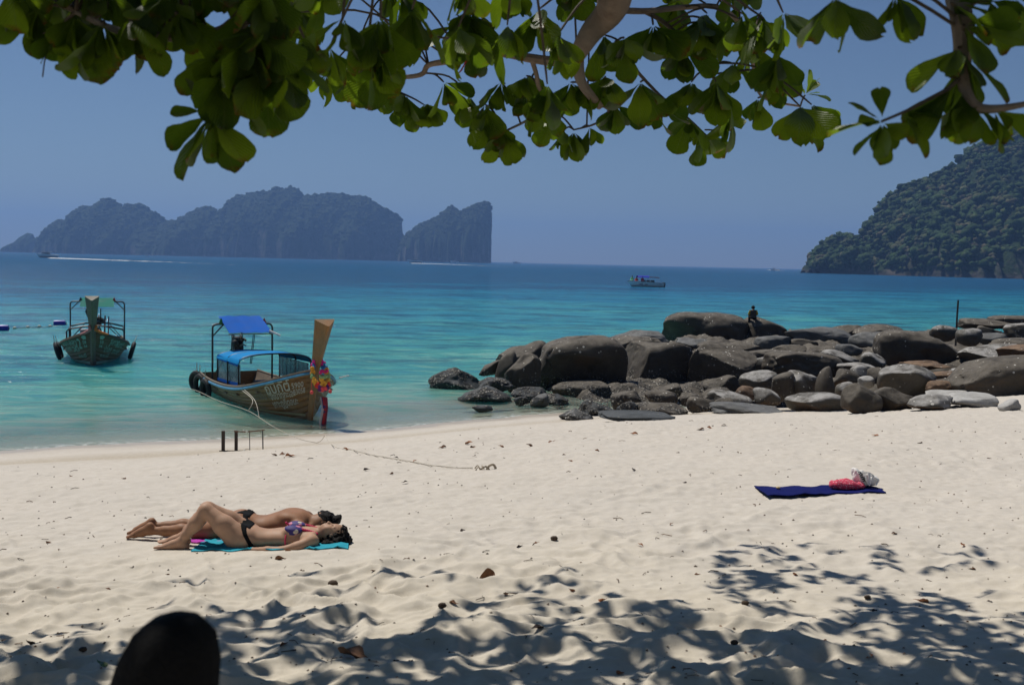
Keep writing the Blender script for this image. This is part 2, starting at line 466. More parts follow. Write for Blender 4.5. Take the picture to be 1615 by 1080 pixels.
def rock_forest_mat(name, scale, rockiness):
    m = NT(name); p = m.pos()
    g = m.node('ShaderNodeNewGeometry'); nz = m.node('ShaderNodeSeparateXYZ', {0: g.outputs['Normal']}).outputs[2]
    z = m.node('ShaderNodeSeparateXYZ', {0: p}).outputs[2]
    nb = m.noise(p, scale, 6, 0.65); nf = m.noise(p, scale * 9, 4, 0.7)
    mp = m.pos((1, 1, 0.25)); st = m.noise(mp, scale * 5, 5, 0.6)
    green = m.ramp(nf, [(0.3, (0.010, 0.020, 0.008)), (0.55, (0.024, 0.042, 0.015)), (0.8, (0.050, 0.068, 0.026))])
    rock = m.ramp(st, [(0.3, (0.055, 0.048, 0.044)), (0.55, (0.13, 0.112, 0.10)), (0.8, (0.26, 0.215, 0.175))])
    bare = m.math('MULTIPLY', m.maprange(nz, 0.55, 0.2), m.maprange(nb, 0.62 - rockiness, 0.72 - rockiness))
    bare = m.math('MAXIMUM', bare, m.math('MULTIPLY', m.maprange(z, 26.0, 9.0), m.math('MULTIPLY', m.maprange(m.noise(p, scale * 1.6, 3), 0.50, 0.58), rockiness * 9)), clamp=True)
    tide = m.maprange(z, 5.0, 1.0)
    c = m.mix(bare, green, rock); c = m.mix(tide, c, (0.07, 0.065, 0.06))
    return m.done(c, 0.95, m.bump(nf, 0.8, 1.5 / scale * 0.05), 0.1)

def crowns(name, label, spots, sizes, mat, seed, parent=None):
    """a far wood: many lumpy crowns that read as one mass"""
    rnd = np.random.RandomState(seed)
    bm = bmesh.new(); bmesh.ops.create_icosphere(bm, subdivisions=1 + (len(spots) < 100), radius=1.0)
    bv = np.array([v.co[:] for v in bm.verts]); bf = np.array([[v.index for v in f.verts] for f in bm.faces]); bm.free()
    vs, fs, n = [], [], 0
    for i, (c, s) in enumerate(zip(spots, sizes)):
        r = 1 + 0.33 * fbm(bv[:, 0] * 2.1 + i * 3.1, bv[:, 1] * 2.1, bv[:, 2] * 2.1, oct=2, seed=seed)
        v = bv * r[:, None] * np.array([1, 1, 0.8]) * s * (0.85 + 0.3 * rnd.rand(3)) + np.array(c)
        vs.append(v); fs.append(bf + n); n += len(bv)
    me = mesh_np(name, np.concatenate(vs), np.concatenate(fs))
    o = link_mesh(name, me, mat, parent); tag(o, label, kind='stuff')
    return o

LEFT_SKY = [(60, 398), (64, 384), (69, 369), (80, 356), (92, 345), (104, 350), (112, 344), (120, 330), (132, 325), (152, 324), (160, 316), (172, 314), (184, 317), (196, 326), (206, 322), (220, 320), (230, 325), (236, 333), (247, 336), (262, 349), (280, 347), (300, 333), (318, 327), (334, 327), (346, 334), (350, 330), (364, 314), (378, 306), (392, 304), (404, 302), (424, 300), (436, 295), (446, 297), (460, 293), (470, 296), (478, 309), (490, 307), (508, 304), (530, 303), (552, 306), (572, 307), (586, 315), (602, 326), (616, 331), (628, 340), (633, 345), (635, 372), (638, 409)]
PROW_SKY = [(628, 408), (634, 378), (645, 366), (662, 354), (680, 347), (694, 338), (704, 329), (712, 324), (720, 331), (728, 333), (740, 326), (756, 319), (768, 317), (774, 322), (776, 340), (777, 380), (776, 411)]
ISLET_SKY = [(14, 396), (17, 386), (24, 382), (32, 380), (36, 371), (44, 367), (52, 369), (55, 376), (58, 373), (61, 376), (64, 398)]
far_mat = rock_forest_mat('far_limestone', 0.010, 0.14)
def far_trees(P, n, seed, rng, size):
    X, Y, Z = P; rnd = np.random.RandomState(seed); out, sz = [], []
    nk, nu = X.shape
    k = rnd.randint(int(nk * rng[0]), int(nk * rng[1]), n); j = rnd.randint(2, nu - 2, n)
    for a, b in zip(k, j):
        if Z[a, b] < 6: continue
        s = size * (0.55 + 0.9 * rnd.rand())
        out.append((X[a, b], Y[a, b], Z[a, b] - s * 0.35)); sz.append(s)
    return out, sz
leaf_far = NT('far_wood'); _p = leaf_far.pos(); _n = leaf_far.noise(_p, 0.02, 3); _n2 = leaf_far.noise(_p, 0.35, 3)
leaf_far = leaf_far.done(leaf_far.mix(leaf_far.maprange(_n2, .3, .7), leaf_far.mix(leaf_far.maprange(_n, .4, .6), (0.010, 0.022, 0.009), (0.018, 0.030, 0.012)), (0.042, 0.058, 0.020)), 0.9, None, 0.1)
PI_ = cliff_island('island', 'long hazy limestone island with wooded domes across the bay', LEFT_SKY, 405, 3000, 420, 1.9, 5, far_mat, 340, 60)
PP_ = cliff_island('island', 'hazy wedge shaped limestone island ending in a sheer cliff', PROW_SKY, 411, 2850, 260, 2.2, 15, far_mat, 170, 44)
cliff_island('island', 'small jagged islet at the far left end of the island chain', ISLET_SKY, 397, 3300, 160, 2.2, 25, far_mat, 60, 24)
a1, b1 = far_trees(PI_, 4200, 3, (0.06, 0.58), 5.5); a2, b2 = far_trees(PP_, 1100, 4, (0.15, 0.58), 5.0)
crowns('island_woods', 'trees covering the far limestone islands', a1 + a2, b1 + b2, leaf_far, 7)

# headland on the right: a wooded ridge falling to a low cliff
HEAD_SKY = [(1277, 428), (1280, 414), (1284, 404), (1296, 392), (1308, 381), (1322, 371), (1336, 370), (1343, 375), (1346.5, 380), (1351, 388), (1356, 368), (1361, 350), (1366, 346), (1376, 344), (1390, 322), (1400, 312), (1416, 300), (1430, 294), (1444, 285), (1460, 280), (1474, 268), (1496, 263), (1508, 244), (1530, 236), (1556, 227), (1580, 214), (1615, 200), (1680, 176), (1780, 168), (1900, 190), (2060, 250), (2200, 330), (2300, 432)]
head_mat = rock_forest_mat('headland_ground', 0.03, 0.10)
PH = cliff_island('headland', 'steep wooded headland closing the right side of the bay', HEAD_SKY, 430, 1000, 420, 1.15, 45, head_mat, 420, 70, rough=0.9)
def head_trees():
    X, Y, Z = PH; rnd = np.random.RandomState(9); out, sz = [], []
    nk, nu = X.shape
    while len(out) < 11000:
        k = rnd.randint(2, int(nk * 0.56)); j = rnd.randint(1, nu - 2)
        if rnd.rand() > 1.35 - j / nu: continue
        z = Z[k, j]
        if z < 5 + 5 * rnd.rand(): continue
        if z < 20 and float(vnoise(X[k, j] * 0.05, Y[k, j] * 0.01, seed=3)) > 0.05: continue
        nb = float(vnoise(X[k, j] * 0.02, Y[k, j] * .02 + z * .02, seed=5))
        s = (1.5 + 3.0 * rnd.rand() ** 2) * (1 + 0.25 * nb)
        out.append((X[k, j] + rnd.randn() * 2, Y[k, j] + rnd.randn() * 2, z + s * (0.25 * rnd.rand() - 0.15))); sz.append(s)
    return out, sz
m_ = NT('headland_wood'); _p = m_.pos(); _n = m_.noise(_p, 0.03, 3); _n2 = m_.noise(_p, 0.9, 3); _v = m_.voro(_p, 0.11, out='Color')
_vr = m_.node('ShaderNodeSeparateColor', {0: _v}).outputs[0]
_c = m_.mix(m_.maprange(_n2, .3, .7), m_.ramp(_vr, [(0.0, (0.007, 0.016, 0.007)), (0.5, (0.013, 0.028, 0.010)), (0.85, (0.030, 0.040, 0.015)), (1.0, (0.055, 0.050, 0.034))]), m_.ramp(_vr, [(0.0, (0.024, 0.056, 0.012)), (0.6, (0.055, 0.105, 0.020)), (1.0, (0.12, 0.105, 0.050))]))
head_leaf = m_.done(_c, 0.85, m_.bump(_n2, 1.0, 0.8), 0.15)
s_, z_ = head_trees()
crowns('headland_woods', 'dense green trees covering the headland', s_, z_, head_leaf, 11)
# ------------------------------------------------------------------ rocks
def rock_mat(name, dark, mid, top, speck, low, barn=0.0):
    m = NT(name); p = m.pos(); o = m.coord('Object')
    g = m.node('ShaderNodeNewGeometry'); nz = m.node('ShaderNodeSeparateXYZ', {0: g.outputs['Normal']}).outputs[2]
    z = m.node('ShaderNodeSeparateXYZ', {0: p}).outputs[2]
    n1 = m.noise(p, 1.6, 6, 0.65); n2 = m.noise(p, 14.0, 5, 0.7); n3 = m.noise(p, 70, 3, 0.7)
    c = m.ramp(m.math('ADD', m.math('MULTIPLY', n1, 0.55), m.math('MULTIPLY', n2, 0.45)), [(0.34, dark), (0.64, mid)])
    # sun-bleached lichen and guano that settle on the upper faces
    bl = m.math('MULTIPLY', m.maprange(nz, 0.2, 0.7), m.maprange(m.noise(p, 2.3, 5, 0.7), 0.36, 0.60))
    c = m.mix(m.math('MULTIPLY', bl, 0.85), c, top)
    sv = m.voro(p, 11.0); sc = m.node('ShaderNodeSeparateColor', {0: m.voro(p, 11.0, out='Color')})
    clus = m.maprange(m.noise(p, 1.1, 3, 0.6), 0.40, 0.62)
    sel = m.math('GREATER_THAN', m.math('ADD', sc.outputs[0], m.math('MULTIPLY', clus, 0.55)), 1.08)
    sz = m.math('MULTIPLY', sc.outputs[1], 0.36)
    sp = m.math('MULTIPLY', m.math('MULTIPLY', m.math('LESS_THAN', sv, sz), sel), m.maprange(nz, -0.25, 0.35))
    c = m.mix(m.math('MULTIPLY', sp, speck), c, (0.60, 0.57, 0.50))
    # rusty stain towards the shaded foot of some stones
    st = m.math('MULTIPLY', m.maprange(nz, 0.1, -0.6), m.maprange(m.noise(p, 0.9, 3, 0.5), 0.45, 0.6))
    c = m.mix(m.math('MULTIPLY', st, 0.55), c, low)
    # oysters and barnacles between the tide marks
    bz = m.math('MULTIPLY', m.maprange(m.math('ADD', z, m.math('MULTIPLY', n1, 0.5)), 0.85 + barn, 0.55 + barn), m.maprange(m.noise(p, 3.2, 4, 0.65), 0.46, 0.54))
    bv = m.voro(p, 15.0); bc = m.node('ShaderNodeSeparateColor', {0: m.voro(p, 15.0, out='Color')}).outputs[0]
    bcol = m.ramp(bc, [(0.0, (0.05, 0.045, 0.04)), (0.4, (0.16, 0.14, 0.11)), (0.75, (0.34, 0.31, 0.25)), (1.0, (0.52, 0.49, 0.43))])
    c = m.mix(m.math('MULTIPLY', bz, 0.9), c, m.mix(m.maprange(bv, 0.25, 0.5), bcol, (0.03, 0.028, 0.025)))
    h = m.math('ADD', m.math('MULTIPLY', n2, 0.5), m.math('ADD', m.math('MULTIPLY', n3, 0.16), m.math('ADD', m.math('MULTIPLY', sp, 0.3), m.math('MULTIPLY', m.math('MULTIPLY', bz, m.math('SUBTRACT', 1.0, bv)), 1.2))))
    return m.done(c, m.maprange(n2, 0.3, 0.7, 0.62, 0.88), m.bump(h, 0.75, 0.045), 0.3)
RM = {
    'dark': rock_mat('rock_dark', (0.028, 0.0225, 0.016), (0.076, 0.063, 0.047), (0.150, 0.130, 0.102), 0.9, (0.075, 0.040, 0.018)),
    'pale': rock_mat('rock_pale_topped', (0.040, 0.035, 0.027), (0.095, 0.083, 0.064), (0.40, 0.385, 0.36), 0.9, (0.11, 0.055, 0.025)),
    'grey': rock_mat('rock_grey', (0.050, 0.050, 0.048), (0.100, 0.100, 0.095), (0.165, 0.165, 0.160), 0.5, (0.06, 0.05, 0.04)),
    'white': rock_mat('rock_white', (0.22, 0.21, 0.19), (0.36, 0.345, 0.32), (0.50, 0.49, 0.46), 0.3, (0.20, 0.17, 0.13)),
    'rust': rock_mat('rock_rust', (0.055, 0.034, 0.022), (0.12, 0.075, 0.045), (0.25, 0.16, 0.095), 0.5, (0.10, 0.05, 0.02)),
    'wet': rock_mat('rock_wet', (0.022, 0.025, 0.026), (0.050, 0.055, 0.056), (0.085, 0.092, 0.095), 0.2, (0.03, 0.03, 0.025), 0.25),
}
_ico = {}
def ico(sub):
    if sub not in _ico:
        bm = bmesh.new(); bmesh.ops.create_icosphere(bm, subdivisions=sub, radius=1.0)
        _ico[sub] = (np.array([v.co[:] for v in bm.verts]), np.array([[v.index for v in f.verts] for f in bm.faces])); bm.free()
    return _ico[sub]

def rock_mesh(seed, sub, n, facets, rough, skew=0.0, tilt=0.0, point=0.0):
    v, f = ico(sub); rnd = np.random.RandomState(seed)
    p = v / (np.abs(v) ** n).sum(1, keepdims=True) ** (1.0 / n)
    q = Matrix.Rotation(rnd.uniform(-0.5, 0.5), 3, 'Z') @ Matrix.Rotation(tilt, 3, 'Y')
    for _ in range(facets):
        d = rnd.randn(3); d[1] = -abs(d[1]) if rnd.rand() < 0.6 else d[1]; d /= np.linalg.norm(d)
        off = rnd.uniform(0.62, 0.85)
        t = p @ d - off
        p = p - np.outer(np.where(t > 0, t * 0.92, 0), d)
    s = rnd.rand(3) * 50
    k = 1 + rough * (0.55 * fbm(v[:, 0] * 1.3 + s[0], v[:, 1] * 1.3 + s[1], v[:, 2] * 1.3 + s[2], oct=2, seed=seed) + 0.14 * fbm(v[:, 0] * 4 + s[1], v[:, 1] * 4, v[:, 2] * 4 + s[0], oct=3, seed=seed + 4))
    p = p * k[:, None]
    # one weathered crack
    for _ in range(0 if sub < 4 else 1 if sub == 4 else 3):
        d = rnd.randn(3); d[2] *= 0.3; d /= np.linalg.norm(d)
        t = p @ d - rnd.uniform(-0.35, 0.35) + 0.10 * vnoise(p[:, 0] * 3, p[:, 2] * 3, p[:, 1] * 3, seed)
        w_ = 0.035 if sub == 4 else 0.018; p = p * (1 - (0.05 if sub == 4 else 0.075) * np.exp(-(t / w_) ** 2) * np.clip(0.5 + vnoise(p[:, 0] * 2, p[:, 2] * 2, p[:, 1] * 2, seed + 31), 0, 1))[:, None]
    p = p @ np.array(q).T
    if skew: p[:, 2] = (p[:, 2] + 1) * (1 + skew * p[:, 0]) - 1
    if point: p[:, :2] *= (1 - point * np.clip((p[:, 2] + 1) / 2, 0, 1))[:, None]
    for a in range(3):
        lo, hi = p[:, a].min(), p[:, a].max(); p[:, a] = (p[:, a] - lo) / (hi - lo) * 2 - 1
    return p, f

SH = {  # boxiness, facets, roughness
    'round': (2.7, 3, 0.22), 'box': (4.6, 4, 0.15), 'slab': (3.3, 4, 0.18), 'wedge': (3.0, 6, 0.18), 'point': (2.6, 4, 0.14), 'crag': (2.6, 8, 0.45), 'loaf': (3.2, 2, 0.15), 'mound': (2.2, 6, 0.32),
}
ROCKS = [
 # x0, y0, x1, y1, distance (None: standing on the sand), shape, stone, skew, name, label
 (676, 580, 756, 618, 32.8, 'mound', 'wet', -0.1, 'low barnacled rock out in the water, farthest left of all the rocks'),
 (722, 610, 808, 640, 29.6, 'mound', 'wet', 0.0, 'pyramid shaped rock crusted with oysters at the edge of the shallows'),
 (745, 640, 777, 650, 27.6, 'slab', 'wet', 0.0, 'dark hump just breaking the surface of the shallows'),
 (755, 596, 809, 621, 31.2, 'crag', 'wet', 0.0, 'ragged oyster crusted rock at the foot of the beak shaped rock'),
 (756, 568, 796, 593, 33.4, 'wedge', 'dark', 0.35, 'beak shaped rock jutting left over the water, white crust on its tip'),
 (797, 557, 853, 622, 31.9, 'round', 'dark', 0.1, 'dome topped black boulder left of the biggest speckled block'),
 (783, 537, 866, 606, 35.0, 'round', 'dark', 0.25, 'tall sloping boulder forming the left shoulder of the rock pile'),
 (781, 552, 818, 604, 33.0, 'wedge', 'dark', 0.3, 'narrow leaning slab between the beak rock and the dome topped boulder'),
 (806, 612, 862, 634, 30.4, 'slab', 'wet', 0.0, 'low wet slab at the waterline below the dome topped boulder'),
 (810, 625, 836, 640, 29.0, 'crag', 'wet', 0.0, 'small oyster crusted stone in front of the low wet slab'),
 (837, 621, 866, 643, 28.9, 'wedge', 'grey', 0.3, 'smooth blue grey wedge leaning at the waterline'),
 (846, 534, 988, 617, 33.0, 'loaf', 'dark', 0.02, 'biggest speckled block of the shore pile, its shaded face overhanging'),
 (872, 604, 973, 648, 31.6, 'box', 'dark', 0.0, 'dark block in shadow under the biggest speckled block'),
 (850, 621, 897, 643, 29.6, 'crag', 'wet', 0.0, 'black rock with barnacle crust at the end of the shallows'),
 (883, 644, 936, 665, None, 'mound', 'grey', -0.3, 'grey wedge alone on the wet sand, nearest the water'),
 (914, 631, 972, 658, None, 'mound', 'wet', -0.25, 'angular blue black rock with a white crusted foot on the sand'),
 (964, 616, 1014, 648, 28.6, 'round', 'dark', -0.1, 'smooth rounded boulder with a saddle in its top'),
 (974, 634, 1009, 655, 26.9, 'crag', 'wet', 0.0, 'small barnacled rock in front of the saddle topped boulder'),
 (976, 543, 1096, 622, 35.2, 'box', 'dark', 0.05, 'large grey brown boulder face right of the biggest speckled block'),
 (957, 521, 1053, 550, 44.0, 'wedge', 'grey', -0.05, 'grey cracked boulder peeping over the middle of the pile'),
 (945, 532, 1044, 556, 39.0, 'slab', 'dark', 0.0, 'speckled flat topped rock behind the biggest speckled block'),
 (1002, 638, 1087, 657, None, 'slab', 'dark', 0.0, 'long low slab lying along the edge of the sand'),
 (1018, 616, 1070, 642, 28.2, 'round', 'dark', 0.0, 'smooth low boulder behind the long low slab'),
 (948, 653, 1064, 665, None, 'slab', 'wet', -0.1, 'thin dark slab nearly buried in the sand'),
 (1050, 496, 1187, 551, 52.0, 'loaf', 'dark', 0.0, 'big dark boulder crowning the pile, left of the seated person'),
 (1175, 500, 1247, 550, 52.6, 'round', 'dark', -0.25, 'sloping dark boulder that the seated person sits on'),
 (1090, 548, 1196, 622, 34.2, 'box', 'dark', -0.05, 'large boulder face split by a long vertical crack on its left'),
 (1110, 592, 1172, 625, 31.0, 'wedge', 'dark', 0.25, 'dark slanting slab leaning on the cracked boulder face'),
 (1169, 584, 1228, 619, 29.8, 'round', 'pale', 0.05, 'rounded stone with a bleached top and rusty underside'),
 (1163, 609, 1197, 634, 28.9, 'round', 'rust', 0.0, 'small rusty brown stone under the bleached rounded stone'),
 (1108, 611, 1157, 642, 28.3, 'round', 'dark', 0.1, 'brown boulder behind the small leaning slabs at the sand'),
 (1120, 617, 1186, 649, 27.4, 'wedge', 'pale', -0.15, 'leaning slab with a white patch on its right end'),
 (1123, 627, 1164, 649, 26.7, 'wedge', 'dark', 0.2, 'small black slab in front of the white patched leaning slab'),
 (1126, 639, 1238, 656, None, 'slab', 'grey', -0.25, 'long flat grey slab lying farthest out on the sand'),
 (1148, 633, 1231, 647, None, 'slab', 'white', -0.1, 'flat whitish slab just behind the long flat grey slab'),
 (1190, 614, 1231, 637, 27.6, 'box', 'pale', 0.0, 'blocky brown stone with a flat pale top'),
 (1219, 586, 1258, 632, 28.3, 'wedge', 'dark', 0.15, 'left half of the split boulder'),
 (1235, 585, 1293, 627, 28.5, 'round', 'pale', -0.1, 'right half of the split boulder, bleached along its top'),
 (1211, 557, 1329, 598, 34.0, 'loaf', 'dark', -0.05, 'long loaf shaped boulder above the split boulder'),
 (1188, 565, 1224, 590, 36.0, 'box', 'pale', 0.0, 'pale brown boulder at the left end of the loaf shaped boulder'),
 (1148, 544, 1200, 559, 43.0, 'slab', 'dark', 0.0, 'low lens shaped rock below the crowning boulder'),
 (1182, 552, 1228, 568, 40.0, 'slab', 'dark', 0.0, 'black flat rock right of the low lens shaped rock'),
 (1194, 531, 1252, 554, 46.0, 'slab', 'grey', 0.0, 'grey layered rock with a vertical joint in the middle of the pile'),
 (1220, 544, 1272, 562, 40.5, 'round', 'dark', 0.1, 'low domed rock behind the loaf shaped boulder'),
 (1101, 538, 1142, 554, 42.0, 'round', 'dark', 0.0, 'small round topped rock below the crowning boulder'),
 (1068, 534, 1122, 550, 46.0, 'crag', 'grey', 0.0, 'low grey rock with white crust at the foot of the crowning boulder'),
 (1073, 620, 1112, 640, 28.2, 'wedge', 'dark', -0.1, 'small dark angular rock between the two large boulder faces'),
 (1240, 518, 1352, 546, 50.0, 'slab', 'grey', -0.1, 'broad smooth grey rock back against the water'),
 (1311, 513, 1362, 533, 54.0, 'slab', 'dark', 0.1, 'far flat rock at the left end of the back ledge'),
 (1353, 513, 1432, 533, 52.0, 'slab', 'dark', 0.0, 'far speckled ledge against the blue water'),
 (1346, 526, 1436, 552, 46.5, 'slab', 'grey', 0.0, 'smooth grey rock below the far speckled ledge'),
 (1246, 535, 1290, 547, 46.0, 'slab', 'dark', 0.0, 'thin black slab on the broad smooth grey rock'),
 (1298, 552, 1362, 577, 37.0, 'wedge', 'pale', -0.2, 'speckled sloping rock at the right end of the loaf shaped boulder'),
 (1359, 556, 1400, 584, 34.0, 'round', 'pale', -0.05, 'round mid size stone left of the great whale backed boulder'),
 (1290, 578, 1321, 628, 27.9, 'point', 'dark', 0.0, 'upright pointed stone standing in the middle of the front row'),
 (1246, 622, 1336, 652, None, 'loaf', 'pale', 0.05, 'long stone with a flat chalky top at the edge of the sand'),
 (1225, 626, 1255, 643, None, 'round', 'dark', 0.0, 'small round stone left of the long chalky topped stone'),
 (1315, 582, 1361, 616, 29.3, 'wedge', 'dark', -0.2, 'slanting brown slab right of the upright pointed stone'),
 (1355, 593, 1381, 612, 28.4, 'round', 'white', 0.0, 'small white stone, the palest of the pile'),
 (1343, 577, 1374, 601, 31.0, 'round', 'pale', 0.0, 'round stone with a bleached cap above the small white stone'),
 (1321, 602, 1358, 628, 27.2, 'wedge', 'pale', 0.0, 'grey slab tucked behind the tall angular stone'),
 (1332, 605, 1393, 651, None, 'wedge', 'dark', 0.0, 'tall angular stone with a bright ridge at the edge of the sand'),
 (1376, 612, 1444, 648, None, 'wedge', 'dark', 0.0, 'faceted pointed boulder right of the tall angular stone'),
 (1320, 544, 1360, 560, 41.0, 'slab', 'grey', 0.0, 'low grey slab between the speckled sloping rock and the back ledge'),
 (1326, 573, 1384, 588, 33.0, 'slab', 'pale', 0.0, 'pale flat slab behind the stone with a bleached cap'),
 (1370, 581, 1400, 610, 30.0, 'box', 'dark', 0.0, 'brown blocky stone right of the small white stone'),
 (1389, 525, 1533, 581, 38.0, 'loaf', 'dark', -0.06, 'great whale backed boulder below the pole'),
 (1524, 542, 1640, 578, 36.0, 'wedge', 'pale', 0.1, 'broad speckled rock right of the great whale backed boulder'),
 (1509, 563, 1690, 636, 26.4, 'loaf', 'dark', 0.16, 'massive smooth boulder cut off by the right edge of the photo'),
 (1588, 544, 1670, 570, 32.0, 'slab', 'rust', 0.2, 'reddish ridge of rock above the massive smooth boulder'),
 (1391, 576, 1480, 632, 27.6, 'round', 'pale', -0.1, 'big bulging boulder with white streaks behind the faceted pointed boulder'),
 (1466, 600, 1516, 622, 26.8, 'round', 'rust', 0.0, 'low pinkish brown stone left of the massive smooth boulder'),
 (1463, 617, 1536, 630, 26.0, 'slab', 'white', 0.0, 'thin pale slab under the low pinkish brown stone'),
 (1437, 622, 1508, 647, None, 'wedge', 'pale', 0.15, 'wedge with a white upper face at the edge of the sand'),
 (1492, 620, 1574, 643, None, 'wedge', 'white', 0.15, 'long whitish slab sloping out of the sand on the right'),
 (1577, 629, 1613, 650, None, 'wedge', 'white', 0.2, 'grey streaked stone half buried in the sand at the far right'),
 (1423, 569, 1497, 586, 33.0, 'crag', 'rust', -0.05, 'ochre ledge in the dark gap under the whale backed boulder'),
 (1472, 513, 1516, 538, 44.0, 'round', 'pale', 0.0, 'rounded pale stone at the foot of the pole'),
 (1513, 518, 1553, 545, 41.0, 'round', 'pale', 0.0, 'round brown stone just right of the pole'),
 (1537, 514, 1587, 538, 46.0, 'wedge', 'dark', -0.1, 'dark leaning rock right of the round brown stone'),
 (1522, 504, 1606, 519, 54.0, 'slab', 'dark', 0.0, 'far low rock on the skyline of the pile at the right'),
 (1571, 499, 1670, 516, 57.0, 'slab', 'dark', 0.0, 'farthest dark rock, highest at the right edge'),
 (1594, 509, 1665, 540, 46.0, 'round', 'pale', 0.0, 'grey brown boulder at the right edge under the farthest dark rock'),
 (1546, 526, 1588, 544, 43.0, 'slab', 'grey', 0.0, 'smooth grey rock in front of the dark leaning rock'),
 (1570, 535, 1655, 550, 41.0, 'slab', 'dark', 0.1, 'flat dark slab above the broad speckled rock'),
 (1468, 587, 1538, 604, 29.5, 'slab', 'rust', 0.1, 'pinkish flat shelf between the bulging and the massive boulders'),
 (1503, 580, 1522, 592, 31.0, 'box', 'white', 0.0, 'small pale block in the dark gap right of the ochre ledge'),
 (1040, 606, 1078, 628, 30.5, 'box', 'dark', 0.0, 'square brown rock at the foot of the large grey brown boulder'),
 (1085, 628, 1128, 650, 26.9, 'slab', 'dark', -0.1, 'dark slab end beside the small black slab'),
]
ROCK_TOP = {}
for i, (x0, y0, x1, y1, D, sh, mt, skew, label) in enumerate(ROCKS):
    um = (x0 + x1) / 2
    if D is None: D = on_ground(um, y1 - 1).y + 0.35
    c = at(um, (y0 + y1) / 2, D)
    w = (x1 - x0) * D / F_PX * 1.05; h = (y1 - y0) * D / F_PX * (1.10 if sh in ('box', 'loaf', 'slab') else 1.0)
    n, fc, rg = SH[sh]
    dep = {'slab': 0.75, 'loaf': 0.72, 'point': 0.8}.get(sh, 0.85) * w
    dep = min(max(dep, h * 0.8), 3.4)
    sub = 5 if (x1 - x0) > 92 else 4 if (x1 - x0) > 45 else 3
    p, f = rock_mesh(100 + i, sub, n, fc, rg, skew, 0.0 if sh in ('slab', 'loaf') else (i % 3 - 1) * 0.12, 0.7 if sh == 'mound' else 0.5 if sh == 'point' else (0.25 if sh == 'wedge' else 0))
    below = 1.18                                       # the foot goes on under the sand or the neighbours
    hz = p[:, 2].copy(); hz[hz < 0] *= below
    bot = c.z - h / 2 * below
    v = np.stack([p[:, 0] * w / 2, p[:, 1] * dep / 2, hz * h / 2 + h / 2 * below], -1)
    me = mesh_np('rock', v, f)
    o = link_mesh('rock', me, RM[mt], None, (c.x, D + dep * 0.22, bot))
    if sub >= 4: me.set_sharp_from_angle(angle=math.radians(60))
    tag(o, label, 'rock', 'rocks and boulders at the end of the beach')
    ROCK_TOP[label] = o

# rubble and bedrock filling the gaps between the boulders
def make_rubble():
    xs = np.linspace(-0.4, 32, 300); ys = np.linspace(27.5, 62, 230)
    X, Y = np.meshgrid(xs, ys)
    left = np.interp(Y, [27.5, 30, 33, 36, 45, 52, 62], [5.5, 2.2, 0.4, 0.6, 4.5, 7.8, 13])
    e = np.clip((X - left) / 1.0, -1, 1)
    nx = np.interp(X, [0, 6, 12, 32], [30.0, 29.5, 27.8, 27.5]); e2 = np.clip((Y - nx) / 1.2, -1, 1)
    back = np.clip((np.interp(X, [0, 6, 12, 20, 32], [36, 50, 56, 60, 61]) - Y) / 2.0, -1, 1)
    k = np.minimum(np.minimum(e, e2), back)
    base = np.maximum(ground_z(X, Y), -0.3)
    top = base + 0.30 + 0.35 * np.clip((Y - 30) / 10, 0, 1) + 0.20 * np.clip((X - 4) / 14, 0, 1) + 0.20 * fbm(X * 1.1, Y * 1.1, oct=4, seed=301) + 0.18 * (0.5 - worley(X * 1.6, Y * 1.6, 305)[0])
    Z = np.where(k > 0, base - 0.25 + (top - base + 0.25) * np.clip(k * 1.6, 0, 1), base - 0.3 - 2.0 * np.clip(-k, 0, 1))
    me = mesh_np('bedrock', np.stack([X, Y, Z], -1).reshape(-1, 3), grid_faces(*X.shape))
    o = link_mesh('bedrock', me, RM['dark']); tag(o, 'dark broken rock filling the gaps between the boulders', kind='structure')
make_rubble()

# thin pole standing among the rocks
pb = at(1508, 528, 47.0); pt = at(1508, 473, 47.0)
mb = MB().tube([(0, 0, -0.8), (0, 0, (pt.z - pb.z) * 0.6), (0.01, 0, pt.z - pb.z)], [0.045, 0.043, 0.04], 8)
tag(mb.build('pole', plain('weathered_pole', (0.035, 0.03, 0.026), 0.8), loc=pb), 'thin dark pole standing upright behind the boulders on the right', 'pole')
# ------------------------------------------------------------------ longtail boats
def wood_mat(name, a, b, c, along=0):
    m = NT(name); v = m.coord('Object')
    sc = [5.0, 5.0, 9.0]; sc[along] = 0.7
    mp = m.node('ShaderNodeMapping', {0: v}); mp.inputs['Scale'].default_value = sc
    n = m.noise(mp.outputs[0], 1.6, 6, 0.65, 0.6); n2 = m.noise(v, 1.4, 4, 0.6); n3 = m.noise(mp.outputs[0], 9, 3, 0.6)
    col = m.ramp(m.math('ADD', m.math('MULTIPLY', n, 0.7), m.math('MULTIPLY', n3, 0.3)), [(0.32, a), (0.55, b), (0.75, c)])
    z = m.node('ShaderNodeSeparateXYZ', {0: v}).outputs[2]
    # grey green weathering, heavier low down and aft where the varnish has gone
    wz = m.math('MULTIPLY', m.maprange(n2, 0.38, 0.62), 0.75)
    col = m.mix(wz, col, m.mix(n3, (0.115, 0.105, 0.062), (0.22, 0.20, 0.125)))
    return m.done(col, m.maprange(n2, 0.3, 0.7, 0.45, 0.75), m.bump(n, 0.3, 0.01), 0.35)
HULL_WOOD = wood_mat('hull_wood', (0.12, 0.056, 0.015), (0.23, 0.115, 0.036), (0.32, 0.175, 0.062))
HULL_WOOD2 = wood_mat('hull_wood_dark', (0.075, 0.040, 0.016), (0.14, 0.078, 0.032), (0.19, 0.11, 0.05))
PROW_WOOD = wood_mat('prow_wood', (0.19, 0.078, 0.018), (0.31, 0.14, 0.038), (0.40, 0.205, 0.062), 2)
